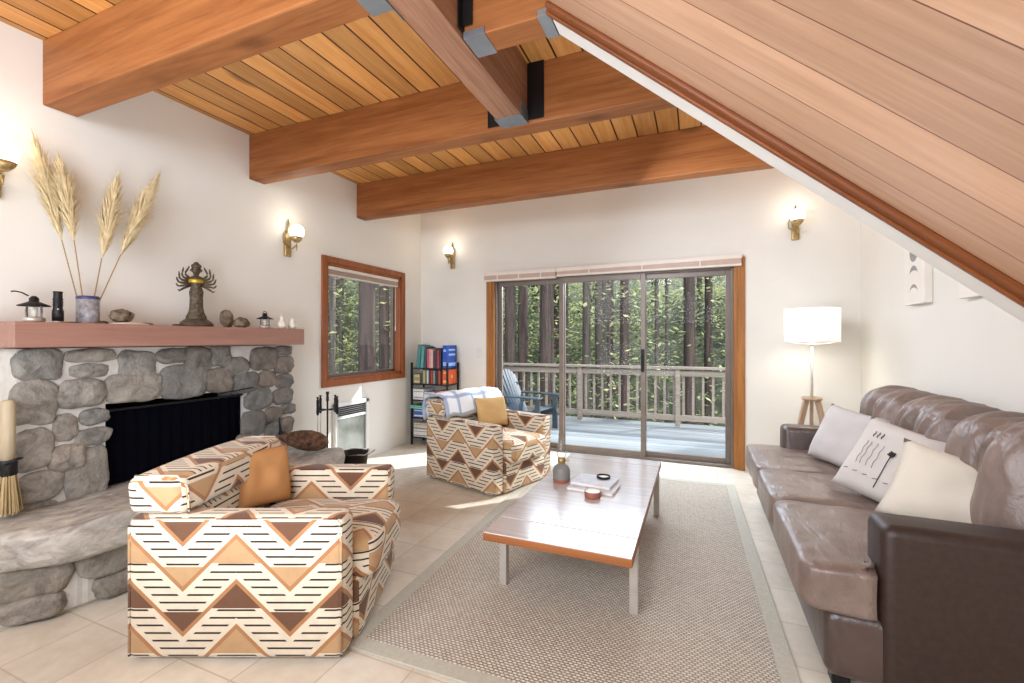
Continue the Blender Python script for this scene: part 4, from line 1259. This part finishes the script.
t = thing('fireplace_tools', 'black-handled fireplace tool set standing right of the hearth', 'fireplace tools', (-3.14, 3.14, 0))
bm = nb(); lathe(bm, [(0, 0), (.11, 0), (.115, .008), (.10, .02), (.02, .03), (0, .03)], 24); obj('base', bm, M['iron'], t, True)
bm = nb(); tube(bm, [(0, 0, .025), (0, 0, .78)], .008, 8); tube(bm, [(-.10, 0, .66), (.10, 0, .66)], .006, 6); tube(bm, [(0, -.10, .66), (0, .10, .66)], .006, 6); tube(bm, [(0, 0, .74), (0, 0, .80)], [.014, .010], 10); tube(bm, [(0, 0, .80), (0, 0, .825)], .014, 8); obj('stand', bm, M['iron'], t)
for k, (x, y, nm) in enumerate(((-.02, -.095, 'poker'), (.095, .02, 'shovel'), (-.095, .01, 'tongs'), (.0, .095, 'brush'))):
    bm = nb(); tube(bm, [(x, y, .10), (x, y, .62)], .005, 6); tl = obj(nm, bm, M['brushed'], t)
    bm = nb()
    if nm == 'shovel': box(bm, (x-.004, y-.04, .04), (x+.004, y+.04, .16), .003)
    elif nm == 'poker': tube(bm, [(x, y, .10), (x, y, .05), (x+.02, y, .08)], .006, 6)
    elif nm == 'tongs': tube(bm, [(x, y-.01, .3), (x, y-.025, .2), (x, y-.01, .05)], .004, 6); tube(bm, [(x, y+.01, .3), (x, y+.025, .2), (x, y+.01, .05)], .004, 6)
    else: lathe(bm, [(0, .04), (.025, .04), (.022, .15), (.008, .17), (0, .17)], 12, (x, y, 0))
    obj('tool_head', bm, M['iron'], tl)
    bm = nb(); tube(bm, [(x, y, .62), (x, y, .64), (x, y, .70), (x, y, .755), (x, y, .765), (x, y, .785)], [.008, .013, .011, .012, .006, .013], 8); obj('handle', bm, M['iron'], tl)

t = thing('ash_bucket', 'dark metal ash bucket with a bail handle at the right end of the hearth', 'bucket', (-2.80, 3.10, 0))
bm = nb(); lathe(bm, [(0, .0), (.085, 0), (.09, .005), (.125, .30), (.13, .305), (.128, .31), (.12, .305), (.085, .02), (0, .015)], 26); obj('pail', bm, M['iron'], t, True)
bm = nb(); tube(bm, [(.13*math.cos(a), .13*math.sin(a)*1.0, .295+.02*abs(math.sin(a*2))) for a in [PI*k/12-.6 for k in range(13)]], .004, 6); tube(bm, [(.12, .05, .29), (.17, .08, .33)], .006, 6); obj('bail_handle', bm, M['brushed'], t)
bm = nb(); lathe(bm, [(0, .24), (.10, .235), (.11, .26), (0, .28)], 20); tag(obj('ashes', bm, M['greyglaze'], t, True), 'grey ashes')

# ------------------------------------------------------------------ shelf with books in the corner
SHX, SHY = -3.03, 4.79
sh = thing('book_shelf', 'slim black metal shelf of books and games in the far left corner', 'shelf', (SHX, SHY, 0))
bm = nb()
for x in (-.255, .255):
    for y in (-.13, .13):
        box(bm, (x-.011, y-.011, 0), (x+.011, y+.011, 1.02), .002)
obj('frame', bm, M['blacksteel'], sh)
SL5 = [.10, .34, .56, .76, .955]
for z in SL5:
    bm = nb(); box(bm, (-.255, -.13, z-.016), (.255, .13, z), .002); obj('shelf_board', bm, M['blacksteel'], sh)
rb = random.Random(11)
def vbook(label, x, w, h, d, z, col, lean=0, yoff=0):
    t = thing('book', label, 'book', (SHX+x, SHY-.12+d/2+yoff, z))
    t.rotation_euler = (0, lean, 0)
    bm = nb(); box(bm, (0, -d/2, 0), (.0025, d/2, h)); box(bm, (w-.0025, -d/2, 0), (w, d/2, h)); box(bm, (0, -d/2, 0), (w, -d/2+.003, h), .001)
    obj('cover', bm, colm(col), t)
    bm = nb(); box(bm, (.0025, -d/2+.003, .003), (w-.0025, d/2-.003, h-.004)); obj('pages', bm, M['paper'], t)
def gbox(name, label, x, w, h, d, z, col, band, yoff=0, cat='game box', sym=None, side=False):
    t = thing(name, label, cat, (SHX+x, SHY-.125+d/2+yoff, z))
    bm = nb(); box(bm, (0, -d/2, 0), (w, d/2, h), .003); obj('carton', bm, colm(col), t)
    bm = nb(); box(bm, (.008, -d/2-.0015, h*.12), (w-.008, -d/2+.001, h*.28)); obj('printed_band', bm, colm(band), t)
    bm = nb(); box(bm, (.012, -d/2-.0015, h*.72), (w-.012, -d/2+.001, h*.82))
    if side: box(bm, (w-.001, -d/2+.03, h*.10), (w+.0015, d/2-.03, h*.24)); obj('printed_band', bm, colm(band), t); bm = nb(); box(bm, (w-.001, -d/2+.04, h*.55), (w+.0015, d/2-.04, h*.64)); obj('printed_band', bm, colm(band), t); bm = nb(); box(bm, (w-.001, -d/2+.04, h*.76), (w+.0015, d/2-.04, h*.84))
    if sym: lathe(bm, [(0, 0), (.02, 0), (.02, .0015), (0, .0015)], 14, mx=Matrix.Translation((w, 0, h*.5)) @ Matrix.Rotation(R(90), 4, 'Y'))
    obj('printed_band', bm, colm(band), t)
z = SL5[4]
x = -.20
for (w, h, col, lab, ln) in ((.05, .29, (74, 128, 122), 'thick teal book at the left end of the top shelf', .10), (.045, .275, (96, 150, 146), 'paler teal book second from the left on the top shelf', .07), (.03, .26, (52, 78, 84), 'dark slate book behind the teal ones on the top shelf', .05)):
    vbook(lab, x, w, h, .20, z, col, ln); x += w+.012
for (w, h, col, lab) in ((.028, .235, (196, 92, 96), 'rose-red book on the top shelf right of the teal ones'), (.026, .235, (224, 150, 146), 'pink book on the top shelf'), (.026, .225, (210, 196, 184), 'cream book in the middle of the top shelf'), (.024, .21, (120, 52, 48), 'maroon book on the top shelf'), (.032, .245, (52, 56, 66), 'charcoal book on the top shelf'), (.026, .225, (176, 60, 58), 'bright red book on the top shelf'), (.026, .24, (60, 50, 60), 'dark plum book beside the blue box on the top shelf')):
    vbook(lab, x, w, h, .18, z, col, 0); x += w+.002
x = .10
x = .118
gbox('game_box', 'blue box standing highest at the right end of the top shelf', .185, .062, .28, .235, z, (38, 78, 168), (150, 190, 235), side=True)
gbox('game_box', 'orange box with a pale disc below the blue one', .185, .062, .185, .235, SL5[3], (214, 92, 40), (240, 176, 96), sym=1)
z = SL5[3]; x = -.23
gbox('game_box', 'small olive box at the left end of the second shelf', x, .09, .12, .18, z, (150, 140, 96), (206, 200, 160)); x += .11
for (w, h, col, lab) in ((.024, .165, (96, 84, 110), 'purple-grey book on the second shelf'), (.022, .17, (190, 176, 90), 'mustard book on the second shelf'), (.026, .16, (92, 128, 110), 'sage book on the second shelf'), (.024, .17, (210, 200, 190), 'off-white book on the second shelf'), (.022, .165, (70, 66, 72), 'charcoal book on the second shelf')):
    vbook(lab, x, w, h, .17, z, col, 0); x += w+.002
x = .012
vbook('tall red book on the second shelf', x, .03, .17, .18, z, (170, 52, 44), 0)
vbook('grey-green book right of the red one on the second shelf', .048, .03, .165, .18, z, (120, 136, 124), 0)
vbook('black book on the second shelf', .082, .034, .17, .18, z, (40, 38, 42), 0)
vbook('brick-red book beside the orange box on the second shelf', .12, .032, .168, .18, z, (160, 76, 60), 0)
z = SL5[2]
gbox('game_box', 'white box at the left end of the third shelf', -.24, .15, .13, .22, z, (226, 224, 222), (150, 150, 160))
gbox('game_box', 'speckled white box in the middle of the third shelf', -.075, .14, .10, .22, z, (214, 216, 222), (96, 104, 128))
gbox('game_box', 'rust-red box at the right end of the third shelf', .09, .155, .12, .22, z, (176, 64, 44), (232, 170, 110))
z = SL5[1]
gbox('game_box', 'flat green box jutting from the left of the fourth shelf', -.275, .26, .04, .24, z+.11, (70, 150, 116), (190, 226, 206), -.02)
gbox('game_box', 'deep blue box under the flat green one on the fourth shelf', -.235, .20, .11, .22, z, (66, 96, 160), (200, 210, 230))
gbox('game_box', 'white and grey box on the right of the fourth shelf', .0, .20, .12, .22, z, (222, 220, 214), (120, 130, 120))
z = SL5[0]
gbox('game_box', 'lower white box of the stack on the bottom shelf', -.235, .24, .09, .22, z, (224, 220, 214), (140, 140, 150))
gbox('game_box', 'upper cream box of the stack on the bottom shelf', -.23, .22, .08, .21, z+.09, (206, 196, 180), (110, 116, 110))
gbox('game_box', 'grey box at the right end of the bottom shelf', .03, .19, .15, .22, z, (168, 170, 172), (90, 96, 110))

# ------------------------------------------------------------------ outside: deck, railing, chair, forest
DZ = -.06
bm = nb(); box(bm, (-6.5, BY+.14, DZ-.12), (4.5, 7.75, DZ)); struct(obj('deck_floor', bm, M['deck']))
rl = thing('deck_railing', 'weathered wooden deck railing with vertical balusters beyond the sliding door', 'railing', (-.9, 7.5, DZ))
bm = nb(); box(bm, (-2.62, -.07, .90), (4.9, .07, .94), .004); obj('top_rail', bm, M['rail'], rl)
bm = nb(); box(bm, (-2.55, -.02, .79), (4.9, .02, .88), .004); obj('upper_stringer', bm, M['rail'], rl)
bm = nb(); box(bm, (-2.55, -.02, .09), (4.9, .02, .18), .004); obj('lower_stringer', bm, M['rail'], rl)
for x in (-2.55, -.95, .62, 2.2, 3.8):
    bm = nb(); box(bm, (x-.035, -.045, 0), (x+.035, .045, .90), .004); obj('post', bm, M['rail'], rl)
k = 0
x = -2.42
while x < 3.4:
    bm = nb(); box(bm, (x-.018, .02, .07), (x+.018, .055, .89), .003); obj('baluster', bm, M['rail'], rl); x += .142
rl = thing('deck_railing', 'side run of the weathered deck railing at the left end of the deck', 'railing', (-3.5, 6.4, DZ))
bm = nb(); box(bm, (-.07, -1.1, .90), (.07, 1.02, .94), .004); obj('top_rail', bm, M['rail'], rl)
bm = nb(); box(bm, (-.02, -1.1, .79), (.02, 1.02, .88), .004); obj('upper_stringer', bm, M['rail'], rl)
bm = nb(); box(bm, (-.02, -1.1, .09), (.02, 1.02, .18), .004); obj('lower_stringer', bm, M['rail'], rl)
for k in range(15):
    y = -1.05+.142*k
    bm = nb(); box(bm, (-.055, y-.018, .07), (-.02, y+.018, .89), .003); obj('baluster', bm, M['rail'], rl)

ad = thing('adirondack_chair', 'blue-grey slatted wooden garden chair on the deck', 'garden chair', (-2.42, 6.4, DZ), R(-10))
ad.scale = (.92, .92, .92)
A = M['adirondack']
bm = nb()
for k in range(5): bar(bm, (.32-.105*k, -.26, .36-.035*k), (.32-.105*k, .26, .36-.035*k), .09, .022, .004, (.33, 0, 1))
obj('seat', bm, A, ad)
for k in range(7):
    y = -.24+.08*k; tp = .98-.10*((k-3)/3)**2
    bm = nb(); bar(bm, (-.10, y*.86, .22), (-.42, y*1.12, tp), .072, .02, .005, (1, 0, .4)); obj('back_slat', bm, A, ad)
bm = nb(); bar(bm, (-.20, -.27, .42), (-.20, .27, .42), .03, .07, .003); obj('back_brace', bm, A, ad)
bm = nb(); bar(bm, (-.335, -.28, .72), (-.335, .28, .72), .03, .06, .003); obj('back_brace', bm, A, ad)
for s in (-1, 1):
    bm = nb(); box(bm, (-.30, s*.34-.07, .555), (.46, s*.34+.07, .58), .01, 2); obj('arm', bm, A, ad)
    bm = nb(); box(bm, (.34, s*.30-.015, 0), (.43, s*.30+.015, .555), .003); obj('leg', bm, A, ad)
    bm = nb(); bar(bm, (.42, s*.272, .34), (-.52, s*.272, .05), .022, .12, .003); 
    for v in bm.verts: v.co.z = max(v.co.z, 0)
    obj('side_rail', bm, A, ad)

# forest floor falling away then rising behind
bm = nb()
nx, ny = 60, 60
V = []
for i in range(nx+1):
    row = []
    for j in range(ny+1):
        x = -46+76*i/nx; y = -6+56*j/ny
        d = max(0, math.hypot(max(0, abs(x+1)-4), max(0, y-7)))
        z = -2.2+.0*d+max(0, d-9)*.32+.5*noise.noise(Vector((x*.15, y*.15, 0)))
        row.append(bm.verts.new((x, y, z)))
    V.append(row)
for i in range(nx):
    for j in range(ny): bm.faces.new((V[i][j], V[i+1][j], V[i+1][j+1], V[i][j+1]))
hill = struct(obj('ground', bm, M['hill'], None, True))
def gz(x, y):
    d = max(0, math.hypot(max(0, abs(x+1)-4), max(0, y-7)))
    return -2.2+max(0, d-9)*.32+.5*noise.noise(Vector((x*.15, y*.15, 0)))-.25

SUND = Vector((-.62, -.66, -.62))
def in_sun_gap(p):
    """canopy gap that lets the sun reach the deck and the door"""
    k = p.z/.62
    x, y = p.x+SUND.x*k, p.y+SUND.y*k
    return -5 < x < 3 and 2 < y < 8
FO = nb()
rl_ = random.Random(77)
def add_leaves(mi, x, y, z, n, r0, r1, z0, z1, size, blobs):
    rr = rl_; cs = []
    for k in range(blobs):
        a = rr.uniform(0, 2*PI); r = rr.uniform(r0, r1); cs.append((x+r*math.cos(a), y+r*math.sin(a), z+rr.uniform(z0, z1)))
    for k in range(n):
        c = cs[rr.randrange(blobs)]
        p = Vector((c[0]+rr.gauss(0, .55), c[1]+rr.gauss(0, .55), c[2]+rr.gauss(0, .2)))
        if p.y < 8.2 and p.x > -4.2: continue
        if in_sun_gap(p) and rr.random() < .8: continue
        d = Vector((rr.uniform(-1, 1), rr.uniform(-1, 1), rr.uniform(-.5, .2))).normalized()
        w = d.cross(Vector((rr.uniform(-.5, .5), rr.uniform(-.5, .5), 1))).normalized()
        s = size*rr.uniform(.5, 1.3)
        FO.faces.new([FO.verts.new(q) for q in (p, p+d*s*.5+w*s*.28, p+d*s, p+d*s*.5-w*s*.28)]).material_index = mi
def trunk_mesh(seed, r, h, mat):
    bm = nb(); pts = []; rs = []
    for k in range(13):
        t = k/12
        pts.append((.05*math.sin(seed+t*3)*r*3, .05*math.cos(seed*2+t*3)*r*3, h*t)); rs.append(r*(1+.45*math.exp(-t*14))*(1-.35*t))
    tube(bm, pts, rs, 28)
    for v in bm.verts:
        a = math.atan2(v.co.y, v.co.x)
        n = noise.noise(Vector((math.cos(a)*6, math.sin(a)*6, v.co.z*.25+seed)))
        v.co.x *= 1+.09*n; v.co.y *= 1+.09*n
    me = bpy.data.meshes.new('trunk'); bm.to_mesh(me); bm.free(); me.materials.append(mat)
    for p in me.polygons: p.use_smooth = True
    return me
def tree(name, label, x, y, r, h=17, mat='bark', leaves=None, group=None, seed=0, rz=None):
    z = gz(x, y)
    t = thing(name, label, 'tree', (x, y, z), seed*1.3 if rz is None else rz, group)
    o = bpy.data.objects.new('trunk', trunk_mesh(seed, r, h, M[mat])); C.objects.link(o); o.parent = t
    if leaves: add_leaves(leaves-1, x, y, z, 300, .3, 1.2, 1.5, 9, .2, 16)
    return t
tree('redwood_tree', 'dark redwood trunk seen first from the left in the sliding door', -4.28, 10.13, 0.136, 17, 'bark', 2, None, 0)
tree('redwood_tree', 'dark redwood trunk second from the left in the sliding door', -4.53, 11.65, 0.155, 17, 'bark', 1, None, 1)
tree('redwood_tree', 'broad redwood trunk just left of the first door stile', -3.57, 10.97, 0.202, 17, 'bark', 0, None, 2)
tree('redwood_tree', 'grey trunk at the left of the middle door pane', -3.22, 13.82, 0.132, 17, 'bark2', 1, None, 3)
tree('redwood_tree', 'grey-brown trunk next to it in the middle door pane', -3.04, 14.98, 0.126, 17, 'bark2', 1, None, 4)
tree('redwood_tree', 'thin trunk between the paired trunks and the middle trunk of the middle pane', -2.73, 15.11, 0.063, 17, 'bark2', 0, None, 5)
tree('redwood_tree', 'brown trunk in the middle of the sliding door, left of the handle stile', -1.94, 13.27, 0.138, 17, 'bark', 1, None, 6)
tree('redwood_tree', 'thin pale trunk at the left of the right door pane', -1.24, 15.72, 0.073, 17, 'bark2', 1, None, 7)
tree('redwood_tree', 'very thin trunk beside the pale one in the right door pane', -1.06, 17.97, 0.065, 17, 'bark2', 0, None, 8)
tree('redwood_tree', 'stout dark redwood trunk in the middle of the right door pane', -0.20, 12.91, 0.160, 17, 'bark', 0, None, 9)
tree('redwood_tree', 'brown trunk right of the stout one in the right door pane', 0.40, 17.49, 0.144, 17, 'bark', 2, None, 10)
tree('redwood_tree', 'slender trunk near the right edge of the sliding door', 0.93, 15.54, 0.080, 17, 'bark2', 1, None, 11)
tree('redwood_tree', 'pale trunk at the left edge of the square window', -9.05, 9.24, 0.093, 17, 'bark2', 1, None, 12)
tree('redwood_tree', 'thin trunk at the left of the square window', -9.58, 10.10, 0.057, 17, 'bark2', 2, None, 13)
tree('redwood_tree', 'broad redwood trunk in the middle of the square window', -6.81, 8.00, 0.195, 17, 'bark', 0, None, 14)
tree('redwood_tree', 'redwood trunk at the right of the square window', -7.13, 8.95, 0.130, 17, 'bark', 1, None, 15)
rt = random.Random(21)
tm = [trunk_mesh(100+i, r_, 18, M[m_]) for i, (r_, m_) in enumerate(((.16, 'bark2'), (.22, 'bark'), (.12, 'bark2'), (.28, 'bark')))]
n_bg = 0
spots = []
for k in range(900):
    if n_bg >= 64: break
    x, y = rt.uniform(-30, 17), rt.uniform(7, 36)
    if y < 15 and x > -9: continue
    if y > 20 and x < -24: continue
    if any((x-a)**2+(y-b)**2 < 4.5 for a, b in spots): continue
    spots.append((x, y))
    t = thing('redwood_tree', 'slim far-off forest tree among many behind the deck', 'tree', (x, y, gz(x, y)), rt.uniform(0, 6), 'distant forest trees')
    o = bpy.data.objects.new('trunk', rt.choice(tm)); C.objects.link(o); o.parent = t
    if math.hypot(x+2, y-5) > 13: add_leaves(0 if k % 3 else 1, x, y, t.location.z, 2000, .3, 2.6, 1.0, 11, .21, 34)
    n_bg += 1
# shrub layer
def shrub(seed, n, mat):
    rr = random.Random(seed)
    for k in range(n):
        x = rr.uniform(-32, 18); y = rr.uniform(9.5, 38)
        if y < 12 and x > -6 and rr.random() < .6: continue
        p = Vector((x, y, gz(x, y)+.2+abs(rr.gauss(0, 1.3))))
        d = Vector((rr.uniform(-1, 1), rr.uniform(-1, 1), rr.uniform(-.4, .5))).normalized()
        w = d.cross(Vector((rr.uniform(-.5, .5), rr.uniform(-.5, .5), 1))).normalized()
        s = .24*rr.uniform(.5, 1.3)
        FO.faces.new([FO.verts.new(q) for q in (p, p+d*s*.5+w*s*.3, p+d*s, p+d*s*.5-w*s*.3)]).material_index = rr.randrange(2)
shrub(3, 30000, None)
tag(obj('forest_foliage', FO, [M['leaf'], M['leafdark']]), 'green leafy foliage and undergrowth among the trunks behind the deck', 'foliage', kind='stuff')

# ------------------------------------------------------------------ camera, light, world
cam = bpy.data.cameras.new('camera'); co = bpy.data.objects.new('camera', cam); C.objects.link(co)
cam.sensor_width = 36; cam.lens = 446/1024*36; cam.shift_y = -1.5/1024; cam.clip_end = 200; cam.clip_start = .02
co.location = (0, 0, 1.3); co.rotation_euler = (R(90), 0, math.asin(.3831))
scn.camera = co

def area(name, loc, target, sx, sy, energy, col=(1,1,1)):
    l = bpy.data.lights.new(name, 'AREA'); l.shape = 'RECTANGLE'; l.size, l.size_y = sx, sy; l.energy = energy; l.color = col
    o = bpy.data.objects.new(name, l); C.objects.link(o); o.location = loc
    o.rotation_euler = (Vector(target)-Vector(loc)).to_track_quat('-Z', 'Y').to_euler()
    return o
area('room_fill', (-1.1, -1.6, 2.5), (-1.4, 3.0, 1.2), 3.2, 1.6, 108, (.9, .96, 1))  # added fill behind the camera, no real lamp hangs here
area('bounce_fill', (-1.2, .2, .9), (-1.2, 2.2, 3), 1.6, 1.0, 30, (.95, .98, 1))  # unseen upward fill added to brighten the ceiling boards
area('door_fill', (-.95, 5.9, 2.6), (-1.0, 3.2, .2), 2.6, 1.2, 150, (.86, .94, 1))  # lamp added over the deck to push more daylight through the door
area('right_wall_fill', (-.45, 3.23, 2.3), (1.39, 3.9, 1.1), .9, .4, 15, (.95, .98, 1))  # invented lamp aimed at the right wall to brighten it
for nm, loc, e in (('floor_lamp_bulb', (.93, 4.62, 1.43), 2.2),):
    li = bpy.data.lights.new(nm, 'POINT'); li.energy = e; li.color = (1, .92, .78); li.shadow_soft_size = .06
    lo = bpy.data.objects.new(nm, li); C.objects.link(lo); lo.location = loc
sun = bpy.data.lights.new('sun', 'SUN'); sun.energy = 7; sun.angle = R(.6); sun.color = (1, .95, .86)
so = bpy.data.objects.new('sun', sun); C.objects.link(so)
so.rotation_euler = Vector((-.62, -.66, -.62)).to_track_quat('-Z', 'Y').to_euler()

w = bpy.data.worlds.new('sky'); scn.world = w; w.use_nodes = True
nt = w.node_tree; nt.nodes.clear()
ou = nt.nodes.new('ShaderNodeOutputWorld'); bg = nt.nodes.new('ShaderNodeBackground'); sk = nt.nodes.new('ShaderNodeTexSky')
sk.sky_type = 'NISHITA'; sk.sun_disc = False; sk.sun_elevation = R(42); sk.sun_rotation = R(135); sk.air_density = 1; sk.dust_density = 3
hs = nt.nodes.new('ShaderNodeHueSaturation'); hs.inputs['Saturation'].default_value = .35
nt.links.new(sk.outputs[0], hs.inputs['Color']); nt.links.new(hs.outputs[0], bg.inputs[0]); nt.links.new(bg.outputs[0], ou.inputs[0])
bg.inputs[1].default_value = .38
scn.view_settings.view_transform = 'Standard'
scn.view_settings.look = 'None'
scn.view_settings.exposure = 0.5
scn.view_settings.use_white_balance = True
scn.view_settings.white_balance_temperature = 5950
scn.view_settings.white_balance_tint = 12
